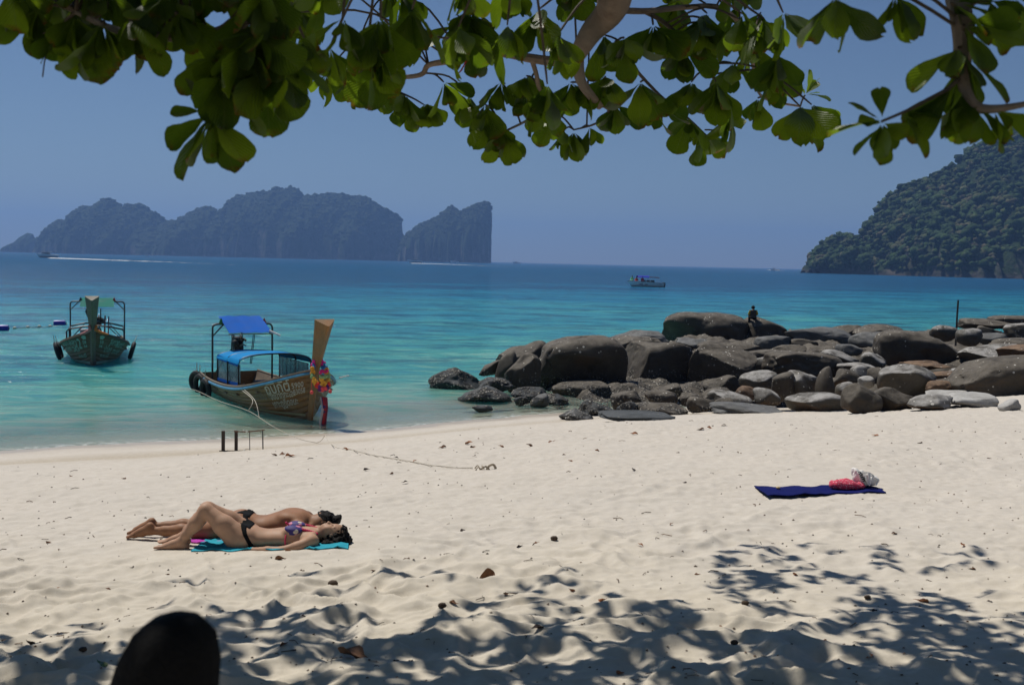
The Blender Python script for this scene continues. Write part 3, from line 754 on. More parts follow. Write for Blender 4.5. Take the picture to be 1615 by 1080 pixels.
PROW_GREY = wood_mat('prow_wood_grey', (0.05, 0.042, 0.032), (0.095, 0.08, 0.06), (0.14, 0.12, 0.09), 2)
STEEL = plain('painted_tube', (0.028, 0.030, 0.032), 0.45, 0.35, 14, 0.3)
BLUE_TARP = plain('blue_tarpaulin', (0.006, 0.105, 0.46), 0.7, 0.14, 3, 0, .1, .08)
SKY_TARP = plain('sky_blue_tarpaulin', (0.006, 0.21, 0.50), 0.7, 0.14, 3, 0, .1, .08)
GREEN_TARP = plain('green_tarpaulin', (0.012, 0.15, 0.115), 0.7, 0.2, 3, 0, .1, .08)
RUBBER = plain('tyre_rubber', (0.012, 0.012, 0.013), 0.75, 0.4, 12)
BLUE_PAINT = plain('gunwale_blue_paint', (0.06, 0.24, 0.42), 0.5, 0.35, 6)
WHITE_PAINT = plain('white_paint_worn', (0.62, 0.62, 0.57), 0.5, 0.2, 8)
DECK_WOOD = plain('deck_boards', (0.15, 0.115, 0.08), 0.75, 0.4, 7)
ENGINE = plain('engine_iron', (0.030, 0.032, 0.032), 0.5, 0.6, 18, 0.4, 0.5)
ROPE = plain('rope_fibre', (0.55, 0.50, 0.41), 0.85, 0.3, 60, 0, 0.6)
LETTER = plain('letter_paint', (0.42, 0.42, 0.36), 0.6, 0.3, 25)
LETTER_GREEN = plain('letter_paint_green', (0.25, 0.42, 0.33), 0.6, 0.3, 25)
def clear_plastic():
    m = NT('clear_plastic_sheet'); v = m.coord('Object')
    n = m.noise(v, 5, 4, 0.6)
    d = m.node('ShaderNodeBsdfDiffuse', {'Color': m.ramp(n, [(0.3, (0.16, 0.22, 0.27)), (0.7, (0.30, 0.35, 0.38))])})
    t = m.node('ShaderNodeBsdfTransparent', {'Color': (0.75, 0.85, 0.9)})
    g = m.node('ShaderNodeBsdfGlossy', {'Roughness': 0.25})
    a = m.node('ShaderNodeMixShader', {0: 0.55, 1: t.outputs[0], 2: d.outputs[0]})
    b = m.node('ShaderNodeMixShader', {0: 0.08, 1: a.outputs[0], 2: g.outputs[0]})
    m.l.new(b.outputs[0], m.out.inputs['Surface']); return m.m
PLASTIC = clear_plastic()

class Hull:
    """bow at x = 0, stern at x = -L; y to port, z up from the waterline"""
    def __init__(s, L, B, bow_z, keel=-0.38): s.L, s.B, s.bz, s.keel = L, B, bow_z, keel
    def half(s, a):
        k = np.clip(a / 1.8, 0, 1); w = s.B * np.clip(1 - (1 - k) ** 2, 0, 1) ** 0.72
        return w * (1 - 0.24 * np.clip((a - 3.0) / (s.L - 3.0), 0, 1) ** 1.5) + 0.05
    def rim(s, a): return 0.43 + (s.bz - 0.43) * np.exp(-np.asarray(a, float) / 1.4) + 0.06 * np.clip((a - s.L + 2) / 2, 0, 1) ** 2
    def kz(s, a): return s.keel + (0.30 + s.keel * -1) * np.exp(-np.asarray(a, float) / 0.22) * 0.35
    def pt(s, a, q, side, out=0.0):
        a = np.asarray(a, float); q = np.asarray(q, float)
        zr, zk = s.rim(a), s.kz(a); z = zk + (zr - zk) * q
        e = 0.42 + 0.50 * np.exp(-a / 1.5)
        y = (s.half(a) - 0.05) * np.clip(q, 0, 1.2) ** e + 0.05 + out
        x = -a + 0.30 * np.exp(-a / 0.9) * np.clip(z, -0.4, 1.4) / 1.2 * 1.0
        return np.stack([x, y * side, z], -1)

def text_on_hull(H, body, size, a_c, q_c, side, slope, name, mat, parent, maxw=None):
    """lettering painted on the planking: flat glyphs laid onto the curved hull"""
    cu = bpy.data.curves.new('t', 'FONT'); cu.body = body; cu.size = 1.0; cu.align_x = 'CENTER'; cu.align_y = 'CENTER'; cu.resolution_u = 2; cu.offset = 0.012
    to = bpy.data.objects.new('t', cu); COL.objects.link(to)
    dg = bpy.context.evaluated_depsgraph_get(); dg.update()
    me = bpy.data.meshes.new_from_object(to.evaluated_get(dg))
    bpy.data.objects.remove(to); bpy.data.curves.remove(cu)
    bm = bmesh.new(); bm.from_mesh(me); bmesh.ops.triangulate(bm, faces=bm.faces)
    bmesh.ops.subdivide_edges(bm, edges=[e for e in bm.edges if e.calc_length() > 0.25], cuts=1); bmesh.ops.triangulate(bm, faces=bm.faces)
    co = np.array([v.co[:] for v in bm.verts])
    w = co[:, 0].max() - co[:, 0].min(); sx = size if maxw is None else maxw / w
    # a_c is measured along the planking from the stem; text reads stern to bow on starboard, bow to stern on port
    ag = np.linspace(0.0, H.L - 0.5, 500); yg = H.half(ag); sg_ = np.concatenate([[0], np.cumsum(np.hypot(np.diff(ag), np.diff(yg)))])
    sv = a_c + co[:, 0] * sx * (-1 if side < 0 else 1)
    a = np.interp(sv, sg_, ag); ac = float(np.interp(a_c, sg_, ag))
    z = q_c + co[:, 1] * size - slope * (sv - a_c)
    q = (z - H.kz(a)) / (H.rim(a) - H.kz(a))
    P = H.pt(a, q, side, 0.016)
    for v, p in zip(bm.verts, P): v.co = p
    me2 = bpy.data.meshes.new(name); bm.to_mesh(me2); bm.free()
    return link_mesh(name, me2, mat, parent, smooth=False)

def longtail(root, H, wood, prow, rim_mat, plank_n=9):
    L = H.L; aa = np.concatenate([np.linspace(0, 0.5, 8)[:-1], np.linspace(0.5, L, 30)])
    # planks: each strake its own piece, laid edge to edge with a small step
    for side in (-1, 1):
        for k in range(plank_n):
            q0, q1 = k / plank_n, (k + 1) / plank_n
            q0 = q0 ** 0.85 if k else 0.0; q1 = q1 ** 0.85
            qs = np.array([q0, q0 + 0.006, q1 - 0.006, q1]); outs = [-0.014, 0.0, 0.002, -0.014]
            P = np.stack([H.pt(aa, np.full_like(aa, q), side, o) for q, o in zip(qs, outs)], 0)
            me = mesh_np('plank', P.reshape(-1, 3), grid_faces(4, len(aa)) if side < 0 else grid_faces(4, len(aa))[:, ::-1])
            link_mesh('plank', me, wood, root)
        # inner skin
        P = np.stack([H.pt(aa, np.full_like(aa, q), side, -0.045) for q in np.linspace(0.30, 0.99, 5)], 0)
        link_mesh('inner_side', mesh_np('inner_side', P.reshape(-1, 3), grid_faces(5, len(aa))), DECK_WOOD, root)
        # rubbing strake with coloured stripe, and the capping rail above it
        for nm, mt, dz, r, dy in (('rubbing_strake', rim_mat, -0.045, 0.034, 0.012), ('capping_rail', DECK_WOOD, 0.012, 0.034, -0.02)):
            P = H.pt(aa, np.ones_like(aa), side, dy); P[:, 2] += dz
            b = MB(); b.tube([Vector(p) for p in P], r, 6); b.build(nm, mt, root)
    # transom, floor boards, thwarts
    q = np.linspace(0, 1, 8)
    Pl, Pr = H.pt(np.full(8, L), q, 1, -0.012), H.pt(np.full(8, L), q, -1, -0.012)
    link_mesh('transom', mesh_np('transom', np.concatenate([Pl, Pr]), grid_faces(2, 8)), wood, root, smooth=False)
    for i in range(7):
        a0 = 0.9 + i * (L - 1.1) / 7; a1 = a0 + (L - 1.1) / 7 - 0.02
        w0, w1 = float(H.pt(a0, 0.34, 1)[1]) - 0.06, float(H.pt(a1, 0.34, 1)[1]) - 0.06; z = 0.02
        b = MB(); b.add([(-a0, -w0, z), (-a0, w0, z), (-a1, w1, z), (-a1, -w1, z), (-a0, -w0, z - .03), (-a0, w0, z - .03), (-a1, w1, z - .03), (-a1, -w1, z - .03)], [(0, 1, 2, 3), (4, 7, 6, 5), (0, 4, 5, 1), (2, 6, 7, 3)])
        b.build('floor_board', DECK_WOOD, root, smooth=False)
    for a in (1.15, 2.5, 3.6, 4.7):
        if a > L - 0.8: continue
        w = float(H.half(a)) - 0.07; z = float(H.rim(a)) - 0.20
        MB().box((-a, 0, z), (0.22, 2 * w, 0.035)).build('thwart', DECK_WOOD, root, smooth=False)
    # fore deck under the prow
    n = 9; ad = np.linspace(0.05, 0.95, n)
    Pl = H.pt(ad, np.full(n, 0.97), 1, -0.05); Pr = H.pt(ad, np.full(n, 0.97), -1, -0.05)
    link_mesh('fore_deck', mesh_np('fore_deck', np.concatenate([Pl, Pr]), grid_faces(2, n)), DECK_WOOD, root, smooth=False)

def prow_post(root, H, base, knee, top, w, mat):
    """the tall raked stem post: three sided, wide and flat topped, its sharp edge forward"""
    B_, K, T = Vector(base), Vector(knee), Vector(top)
    V, Fc = [], []; N = 12
    for i in range(N):
        t = i / (N - 1)
        p = B_.lerp(K, t / 0.45) if t < 0.45 else K.lerp(T, (t - 0.45) / 0.55)
        ax = (T - K).normalized() if t > 0.45 else (K - B_).normalized()
        fwd = Vector((ax.z, 0, -ax.x)).normalized()
        hw = np.interp(t, [0, 0.3, 0.45, 0.6, 1], [0.07, 0.085, 0.10, 0.13, w]); dp = np.interp(t, [0, 0.45, 0.6, 1], [0.10, 0.15, 0.19, 0.30])
        V += [p + Vector((0, hw, 0)) - fwd * dp * 0.45, p + Vector((0, hw * 0.95, 0)) - fwd * dp * 0.28, p + Vector((0, 0.018, 0)) + fwd * dp * 0.62,
              p + Vector((0, -0.018, 0)) + fwd * dp * 0.62, p + Vector((0, -hw * 0.95, 0)) - fwd * dp * 0.28, p + Vector((0, -hw, 0)) - fwd * dp * 0.45]
    for i in range(N - 1):
        for k in range(6):
            k2 = (k + 1) % 6; Fc.append((i * 6 + k, i * 6 + k2, i * 6 + 6 + k2, i * 6 + 6 + k))
    Fc += [tuple(range(6))[::-1], tuple((N - 1) * 6 + k for k in range(6))]
    b = MB(); b.add(V, Fc); o = b.build('prow_post', mat, root, smooth=False)
    return o

def tyre(loc, rotz, tilt, R, r, label, group, big_hang=None):
    mb = MB(); n = 22
    pts = [(R * math.cos(2 * math.pi * k / n), 0, R * math.sin(2 * math.pi * k / n)) for k in range(n)]
    root = thing('tyre_fender', loc, label, 'tyre', rotz, group); root.rotation_euler = (tilt, 0, rotz)
    mb.tube(pts, r, 8, closed=True); mb.build('tyre', RUBBER, root)
    MB().tube([(0, 0, R * 0.6), (0.01, 0, R + 0.10), (0.0, 0.02, R + 0.30)], 0.012, 5).build('hanging_rope', ROPE, root)
    return root

def rail_arch(root, xp, zl, yw, ztop, name='arch_frame', r=0.028, corner=0.12):
    pts = [(xp, yw, zl)]
    for k in range(5): a = k / 4 * math.pi / 2; pts.append((xp, yw - corner + corner * math.cos(a), ztop - corner + corner * math.sin(a)))
    for k in range(5): a = k / 4 * math.pi / 2; pts.append((xp, -yw + corner - corner * math.sin(a), ztop - corner + corner * math.cos(a)))
    pts.append((xp, -yw, zl))
    b = MB().tube(pts, r, 7)
    for s in (1, -1): b.tube([(xp, s * yw, ztop - 0.34), (xp, s * (yw - 0.30), ztop - 0.02)], r * 0.7, 6)
    return b.build(name, STEEL, root)

def engine(root, x, z):
    e = MB()
    e.box((x, 0, z), (0.40, 0.26, 0.20)); e.box((x - 0.1, 0.02, z + 0.2), (0.30, 0.22, 0.16)); e.ball((x + 0.22, -0.13, z + 0.10), 0.11, 8, 6); e.ball((x - 0.2, 0.14, z + 0.12), (0.14, 0.1, 0.1), 8, 6)
    e.tube([(x + 0.05, 0.12, z + 0.1), (x + 0.15, 0.16, z + 0.24), (x + 0.3, 0.16, z + 0.18)], 0.035, 6)
    e.box((x + 0.12, -0.05, z + 0.22), (0.18, 0.16, 0.1))
    eo = e.build('engine', ENGINE, root, bevel=0.02)
    MB().tube([(x + 0.14, 0.1, z + 0.15), (x + 0.13, 0.1, z + 0.62)], 0.022, 7).build('exhaust_pipe', plain('rusty_pipe', (0.10, 0.045, 0.03), 0.7), eo)
    MB().ball((x + 0.02, -0.14, z + 0.30), 0.055, 8, 6).build('filler_cap', plain('chrome', (0.6, 0.6, 0.6), 0.25, 0.1, 9, 0.9), eo)
    MB().tube([(x + 0.10, 0.05, z + 0.18), (x + 0.26, 0.03, z + 0.36)], 0.03, 6).build('silencer', plain('chrome', (0.6, 0.6, 0.6), 0.25, 0.1, 9, 0.9), eo)
    MB().tube([(x, 0, z - 0.15), (x + 0.02, 0, z - 0.75)], 0.05, 7).build('engine_pivot', ENGINE, root)
    MB().tube([(x - 0.25, 0, z), (x - 1.6, 0.1, z - 0.5), (x - 3.0, 0.15, z - 1.15)], 0.035, 7).build('propeller_shaft', STEEL, root)
    MB().tube([(x + 0.26, 0, z + 0.02), (x + 0.75, -0.05, z + 0.12), (x + 1.0, -0.05, z + 0.10)], 0.02, 6).build('tiller', STEEL, root)

def sheet(P, thick=0.008):
    """a cloth or plate given by a grid of points, with thickness"""
    P = np.asarray(P, float); nr, nc = P.shape[:2]
    du = np.gradient(P, axis=1); dv = np.gradient(P, axis=0); n = np.cross(du, dv); n /= np.linalg.norm(n, axis=-1, keepdims=True) + 1e-9
    V = np.concatenate([P.reshape(-1, 3), (P - n * thick).reshape(-1, 3)]); f = grid_faces(nr, nc); m = nr * nc
    F2 = [tuple(q) for q in f] + [tuple(q[::-1] + m) for q in f]
    border = [i for i in range(nc)] + [r * nc + nc - 1 for r in range(1, nr)] + [(nr - 1) * nc + i for i in range(nc - 2, -1, -1)] + [r * nc for r in range(nr - 2, 0, -1)]
    for a, b in zip(border, border[1:] + border[:1]): F2.append((b, a, a + m, b + m))
    return MB().add([tuple(v) for v in V], F2)

# --- the near boat, bow grounded at the water's edge
B1_BOW, B1_STERN = on_sea(489, 662), on_sea(375, 617)
def heading(bow, stern): return math.atan2(bow.y - stern.y, bow.x - stern.x)
B1_ROT = heading(B1_BOW, B1_STERN)
L1 = 6.9
boat1 = thing('longtail_boat', (B1_BOW.x, B1_BOW.y, 0.0), 'wooden longtail boat with blue awnings and garlanded prow, grounded at the water edge', 'boat', B1_ROT, 'longtail boats by the beach')
H1 = Hull(L1, 1.10, 1.22)
longtail(boat1, H1, HULL_WOOD, PROW_WOOD, BLUE_PAINT)
prow_post(boat1, H1, (-0.02, 0, -0.30), (0.34, 0, 1.12), (1.02, 0, 2.42), 0.24, PROW_WOOD)
# pale boot stripe above the keel
for side in (-1, 1):
    aa = np.linspace(0.06, 3.6, 24); P = np.stack([H1.pt(aa, (z - H1.kz(aa)) / (H1.rim(aa) - H1.kz(aa)), side, 0.012) for z in (0.09 - 0.02 * aa, 0.15 - 0.03 * aa)], 0)
    link_mesh('boot_stripe', mesh_np('boot_stripe', P.reshape(-1, 3), grid_faces(2, 24)), plain('boot_stripe', (0.30, 0.28, 0.16), 0.6, 0.3), boat1)
def b1(a, z, y): return (-a, y, z)
rail_arch(boat1, -5.55, 0.40, 0.86, 1.98)
for s, c in ((-1, (0.02, 0.16, 0.05)), (1, (0.30, 0.015, 0.02))):
    MB().tube([(-5.55, s * 0.62, 1.98), (-5.55, s * 0.62, 2.03), (-5.55, s * 0.62, 2.14)], [0.055, 0.06, 0.015], 8).build('navigation_light', plain('lamp_green' if s < 0 else 'lamp_red', c, 0.3), boat1)
# upper awning, sagging and lower in front
t, k = np.meshgrid(np.linspace(0, 1, 7), np.linspace(-1, 1, 9), indexing='ij')
P = np.stack([-5.95 + 1.15 * t, 0.60 * k, 2.18 - 0.40 * t ** 1.2 - 0.03 * (1 - k ** 2) * np.sin(t * math.pi) + 0.01 * np.sin(k * 9)], -1)
up = sheet(P).build('upper_awning', BLUE_TARP, boat1)
MB().tube([(-4.80, -0.62, 1.745), (-4.80, 0.66, 1.745)], 0.018, 6).build('awning_pole', plain('bamboo_pole', (0.25, 0.2, 0.12), 0.7), boat1)
MB().tube([(-4.86, 0.55, 1.82), (-4.62, 0.78, 1.70)], 0.035, 7).build('white_tube', WHITE_PAINT, boat1)
for y in (-0.52, -0.46, 0.08, 0.12): MB().tube([(-4.82, y, 1.74), (-5.0, y * 0.9 - 0.02, 0.9)], 0.012, 5).build('awning_stay', STEEL, boat1)
engine(boat1, -6.1, 1.30)
# lower awning over hoops
HOOPS = [(-4.95, 0.88, 1.10, 0.18), (-3.75, 0.94, 1.13, 0.22), (-2.65, 0.97, 1.14, 0.24)]
def hoop_pts(x, yw, zs, rise, n=13): return [(x, yw * math.cos(math.pi * i / (n - 1)), zs + rise * math.sin(math.pi * i / (n - 1)) ** 0.7) for i in range(n)]
for x, yw, zs, rise in HOOPS:
    zl = float(H1.rim(-x))
    MB().tube([(x, yw, zl)] + hoop_pts(x, yw, zs, rise) + [(x, -yw, zl)], 0.022, 6).build('awning_hoop', STEEL, boat1)
xs = np.linspace(-5.0, -2.6, 13); rows = []
for x in xs:
    yw, zs, rise = (np.interp(x, [h[0] for h in HOOPS], [h[j] for h in HOOPS]) for j in (1, 2, 3))
    rows.append([(x, (yw + 0.02) * math.cos(math.pi * i / 16), zs - 0.02 + (rise + 0.04 - 0.02 * abs(math.sin((x + 5) * 2.6))) * math.sin(math.pi * i / 16) ** 0.7) for i in range(17)])
sheet(np.array(rows)).build('lower_awning', SKY_TARP, boat1)
for s, nm in ((-1, 'side_curtain'), (1, 'side_curtain')):
    xa, xb = (-4.95, -2.66); n = 17
    cols = []
    for x in np.linspace(xa, xb, n):
        y = s * (np.interp(x, [-4.95, -2.65], [0.87, 0.93]) + 0.012 * math.sin(x * 17))
        zb = float(H1.rim(-x)) + (0.02 if s < 0 else 0.10)
        cols.append([(x, y, np.interp(q, [0, 1], [zb, 1.10])) for q in np.linspace(0, 1, 7)])
    cur = sheet(np.array(cols), 0.004).build(nm, PLASTIC, boat1)
    if s < 0:
        for z0, z1 in ((0.02, 0.10), (0.55, 0.68)):
            sheet(np.array([[(x, s * (np.interp(x, [-4.95, -2.65], [0.885, 0.945])), (z1 + 0.5 if z1 > .5 else float(H1.rim(-x)) + z) if z == z1 else (z0 + 0.5 if z0 > .5 else float(H1.rim(-x)) + z0)) for z in (z0, z1)] for x in np.linspace(xa, xb, n)]), 0.004).build('curtain_hem', BLUE_TARP, cur)
    else:
        for x in np.linspace(-4.8, -2.8, 7): MB().box((x, s * 0.93, 0.85), (0.03, 0.012, 0.5)).build('curtain_seam', plain('curtain_seam', (0.03, 0.06, 0.12), 0.6), cur)
# cooler, bags and gear under the awning
MB().box((-4.5, 0.3, 0.25), (0.5, 0.45, 0.42)).build('gear_box', plain('gear_box', (0.05, 0.05, 0.055), 0.6), boat1, bevel=0.02)
MB().box((-3.4, -0.3, 0.18), (0.6, 0.4, 0.3)).build('gear_box', plain('gear_box', (0.05, 0.05, 0.055), 0.6), boat1, bevel=0.02)
# painted name and numbers on both bows; emblem-free
for side in (-1, 1):
    text_on_hull(H1, 'กับีกัต์', 0.36, 0.92, 0.74, side, 0.24, 'painted_name', LETTER, boat1, 0.72)
    text_on_hull(H1, '5900', 0.19, 0.36, 0.85, side, 0.24, 'painted_number', LETTER, boat1, 0.31)
    text_on_hull(H1, '03058', 0.19, 0.33, 0.70, side, 0.24, 'painted_number', LETTER, boat1, 0.34)
    text_on_hull(H1, 'จิ้งนาทกะโอะ', 0.24, 0.84, 0.57, side, 0.22, 'painted_line', LETTER, boat1, 0.78)
    text_on_hull(H1, 'เกาะภูฏีดอนะ', 0.24, 0.84, 0.37, side, 0.20, 'painted_line', LETTER, boat1, 0.86)
    text_on_hull(H1, 'อันดามัน ๐', 0.22, 1.6, 0.46, side, 0.14, 'faded_line', plain('letter_faded', (0.20, 0.20, 0.165), 0.7, 0.4, 25), boat1, 0.8)
MB().tube([(0.05, 0.72, 1.0), (-0.35, 1.12, 1.0)], 0.018, 6).build('mooring_pin', WHITE_PAINT, boat1)

def bw(root, p): return root.matrix_world @ Vector(p) if False else Matrix.Translation(root.location) @ root.rotation_euler.to_matrix().to_4x4() @ Vector(p)
# garland of paper flowers and ribbons round the prow: hangs from it, so a thing of its own
GCOL = [(0.55, 0.02, 0.16), (0.62, 0.03, 0.30), (0.03, 0.20, 0.50), (0.75, 0.34, 0.03), (0.26, 0.42, 0.18), (0.70, 0.36, 0.04), (0.72, 0.05, 0.03), (0.13, 0.02, 0.16), (0.80, 0.08, 0.10)]
gpos = bw(boat1, (0.58, 0, 1.12))
gar = thing('garland', gpos, 'garland of bright paper flowers hung round the wooden prow of the near boat', 'garland', B1_ROT)
rnd = random.Random(4); npet = 46
# loop hung over the neck of the post, drooping to a point in front
for k in range(npet):
    a = 2 * math.pi * k / npet; s_, c_ = math.sin(a), math.cos(a)
    x = 0.04 + 0.22 * c_ + 0.06; y = 0.185 * s_ * (1 - 0.25 * max(0, c_)); z = 0.34 - 0.62 * ((1 + c_) / 2) ** 1.4 - 0.10 * (abs(s_)) ** 2
    ci = min(8, int(abs(((k / npet) + 0.5) % 1.0 - 0.5) * 2 * 8.99))
    ci = 8 - ci
    m = plain('paper_flower_%d' % ci, GCOL[ci], 0.8, 0.3, 30)
    f = MB()
    for j in range(5):
        f.ball((x + rnd.uniform(-.04, .04), y + rnd.uniform(-.035, .035), z + rnd.uniform(-.04, .04)), rnd.uniform(.030, .048), 6, 4)
    f.build('paper_flower', m, gar)
for ci, z in ((0, .12), (4, 0.02), (5, -.06), (5, -.14), (3, -.22)):
    f = MB()
    for j in range(9): f.ball((0.30 + rnd.uniform(-.03, .03), rnd.uniform(-.08, .08) * (1 + z), z + rnd.uniform(-.035, .035)), rnd.uniform(.03, .045), 6, 4)
    f.build('paper_flower', plain('paper_flower_%d' % ci, GCOL[ci], 0.8, 0.3, 30), gar)
for y in (-0.22, 0.22): MB().tube([(0.1, y, -0.05), (0.14, y * 1.04, -0.32)], 0.006, 4).ball((0.14, y * 1.04, -0.36), 0.045, 8, 6).build('tassel', plain('tassel_pink', (0.75, 0.10, 0.10), 0.8), gar)
def ribbon(y, c, w, ln, nm):
    P = [[(0.30 + 0.03 * math.sin(i * .9 + y * 20) + 0.02 * i / 8, y + w * (q - .5) + 0.02 * math.sin(i * .7), -0.46 - ln * i / 8) for q in (0, .5, 1)] for i in range(9)]
    sheet(np.array(P), 0.006).build('ribbon', plain(nm, c, 0.7, 0.2, 12), gar)
ribbon(0.045, (0.20, 0.008, 0.03), 0.085, 1.05, 'ribbon_dark_red'); ribbon(-0.05, (0.42, 0.36, 0.38), 0.05, 0.82, 'ribbon_pale'); ribbon(0.005, (0.36, 0.015, 0.02), 0.06, 1.1, 'ribbon_red'); ribbon(-0.01, (0.04, 0.015, 0.10), 0.07, 0.95, 'ribbon_purple')
# tyres hung over the port quarter (towards the camera)
TY = 'tyres hung over the side of the near longtail boat'
for (a, dz, R, label) in ((6.75, -0.20, 0.25, 'black tyre at the stern corner of the near boat, leftmost of its three'), (6.2, -0.22, 0.26, 'middle one of the three tyres hung on the near longtail boat'), (5.35, -0.24, 0.25, 'tyre on the near boat hanging closest to its bow lettering')):
    p = H1.pt(a, 0.95, -1, 0.10); w = bw(boat1, p)
    tyre((w.x, w.y, w.z + dz), B1_ROT + (0.45 if a > 6.5 else 0.22 if a > 6 else 0.12), 0.05, R, 0.075, label, TY)

# --- the far boat, seen bow on
p2 = on_sea(147, 576); s2 = Vector((p2.x * 1.165, p2.y * 1.165 + 0.6, 0))
B2_ROT = heading(p2, s2)
boat2 = thing('longtail_boat', (p2.x, p2.y, 0), 'wooden longtail boat seen bow on with a green awning, afloat farther out', 'boat', B2_ROT, 'longtail boats by the beach')
H2 = Hull(7.2, 1.12, 1.18)
longtail(boat2, H2, HULL_WOOD2, PROW_GREY, plain('rim_brown', (0.10, 0.07, 0.04), 0.7, 0.4))
prow_post(boat2, H2, (-0.02, 0, -0.45), (0.34, 0, 1.10), (0.98, 0, 2.38), 0.23, PROW_GREY)
for side in (-1, 1):
    aa = np.linspace(0.06, 3.6, 24); P = np.stack([H2.pt(aa, (z - H2.kz(aa)) / (H2.rim(aa) - H2.kz(aa)), side, 0.012) for z in (0.03 + 0 * aa, 0.13 - 0.02 * aa)], 0)
    link_mesh('boot_stripe', mesh_np('boot_stripe', P.reshape(-1, 3), grid_faces(2, 24)), plain('boot_stripe_green', (0.25, 0.40, 0.33), 0.6, 0.3), boat2)
    if side < 0:
        text_on_hull(H2, '2', 0.50, 0.56, 0.72, side, 0.12, 'painted_number', LETTER_GREEN, boat2, 0.17)
        text_on_hull(H2, 'ลีลา', 0.26, 0.90, 0.76, side, 0.12, 'painted_name', LETTER_GREEN, boat2, 0.42)
        text_on_hull(H2, 'วดี', 0.30, 0.88, 0.54, side, 0.12, 'painted_name', LETTER_GREEN, boat2, 0.40)
        text_on_hull(H2, 'นำโชค', 0.24, 1.40, 0.50, side, 0.12, 'painted_name', LETTER_GREEN, boat2, 0.45)
        text_on_hull(H2, 'อันดา', 0.24, 1.40, 0.70, side, 0.12, 'painted_name', LETTER_GREEN, boat2, 0.45)
    else:
        text_on_hull(H2, 'ลีลาวดี', 0.28, 0.95, 0.74, side, 0.12, 'painted_name', LETTER_GREEN, boat2, 0.50)
        text_on_hull(H2, 'นำโชค', 0.28, 0.72, 0.52, side, 0.12, 'painted_name', LETTER_GREEN, boat2, 0.42)
        text_on_hull(H2, 'อันดามัน', 0.26, 1.35, 0.62, side, 0.12, 'painted_name', LETTER_GREEN, boat2, 0.55)
        text_on_hull(H2, 'ทะเล', 0.26, 1.30, 0.40, side, 0.12, 'painted_name', LETTER_GREEN, boat2, 0.50)
    text_on_hull(H2, '58', 0.16, 0.30, 0.80, side, 0.12, 'painted_number', LETTER_GREEN, boat2, 0.17)
    text_on_hull(H2, '04', 0.16, 0.28, 0.66, side, 0.12, 'painted_number', LETTER_GREEN, boat2, 0.17)
    text_on_hull(H2, 'กระบี่', 0.18, 0.65, 0.30, side, 0.10, 'painted_line', LETTER_GREEN, boat2, 0.55)
    # painted blossom emblem
    fl = bmesh.new(); ctr = (0.13, 0.90)
    vs = []
    for i in range(30):
        r = 0.085 * (0.72 + 0.28 * abs(math.cos(i / 30 * 2 * math.pi * 2.5)))
        a_, z_ = ctr[0] + 0.7 * r * math.cos(i / 30 * 2 * math.pi), float(H2.kz(ctr[0]) + (H2.rim(ctr[0]) - H2.kz(ctr[0])) * ctr[1]) + r * math.sin(i / 30 * 2 * math.pi)
        vs.append(fl.verts.new(H2.pt(a_, (z_ - H2.kz(a_)) / (H2.rim(a_) - H2.kz(a_)), side, 0.008)))
    fl.faces.new(vs); me = bpy.data.meshes.new('painted_blossom'); fl.to_mesh(me); fl.free(); link_mesh('painted_blossom', me, LETTER_GREEN, boat2, smooth=False)
rail_arch(boat2, -5.7, 0.42, 1.0, 1.98)
for s, c in ((-1, (0.01, 0.03, 0.03)), (1, (0.30, 0.015, 0.02))):
    MB().tube([(-5.7, s * 0.62, 1.98), (-5.7, s * 0.62, 2.03), (-5.7, s * 0.62, 2.14)], [0.055, 0.06, 0.015], 8).build('navigation_light', plain('lamp_dark' if s < 0 else 'lamp_red', c, 0.3), boat2)
t, k = np.meshgrid(np.linspace(0, 1, 7), np.linspace(-1, 1, 9), indexing='ij')
P = np.stack([-6.1 + 1.2 * t, 0.62 * k, 2.10 - 0.30 * t ** 1.2 - 0.03 * (1 - k ** 2) * np.sin(t * math.pi)], -1)
sheet(P).build('awning', GREEN_TARP, boat2)
engine(boat2, -6.4, 1.05)
for x in (-4.9, -2.9):
    zl = float(H2.rim(-x)); yw = 1.0
    MB().tube([(x, yw, zl), (x, yw, 0.98), (x, yw * 0.93, 1.06), (x, 0.5, 1.16), (x, 0, 1.20), (x, -0.5, 1.16), (x, -yw * .93, 1.06), (x, -yw, 0.98), (x, -yw, zl)], 0.03, 6).build('awning_hoop', STEEL, boat2)
    for s in (1, -1): MB().tube([(x, s * yw, zl + .05), (x, s * .45, 1.15)], 0.016, 5).build('hoop_brace', STEEL, boat2)
for s in (1, -1):
    MB().tube([(-4.9, s * 0.95, 1.03), (-2.9, s * .95, 1.03)], 0.022, 6).build('side_rail', STEEL, boat2)
MB().tube([(-5.3, -0.3, 1.85), (-5.3, -0.32, 1.6), (-5.3, -0.3, 1.35)], [0.04, 0.13, 0.05], 8).build('hanging_bundle', plain('dark_cloth', (0.02, 0.022, 0.025), 0.9), boat2)
MB().box((-4.4, -0.42, 0.72), (0.3, 0.34, 0.5)).build('gear_box', plain('pale_gear', (0.35, 0.36, 0.38), 0.6), boat2, bevel=0.03)
MB().tube([(-3.2, 0.3, 0.5), (-3.25, 0.33, 1.55)], 0.03, 6).tube([(-3.6, 0.42, 0.5), (-3.6, 0.45, 1.5)], 0.025, 6).build('upright_pole', plain('rust_pole', (0.12, 0.05, 0.06), 0.7), boat2)
TY2 = 'fender tyres of the far longtail boat'
for a, s, label in ((2.3, -1, 'black tyre at the left side of the far bow-on boat'), (3.4, -1, 'second dark tyre tucked behind the left bow of the far boat'), (2.3, 1, 'black tyre hung on the right side of the far bow-on boat')):
    w = bw(boat2, H2.pt(a, 0.98, s, 0.12)); tyre((w.x, w.y, w.z - 0.24), B2_ROT, 0.28 * s * -1, 0.27, 0.075, label, TY2)
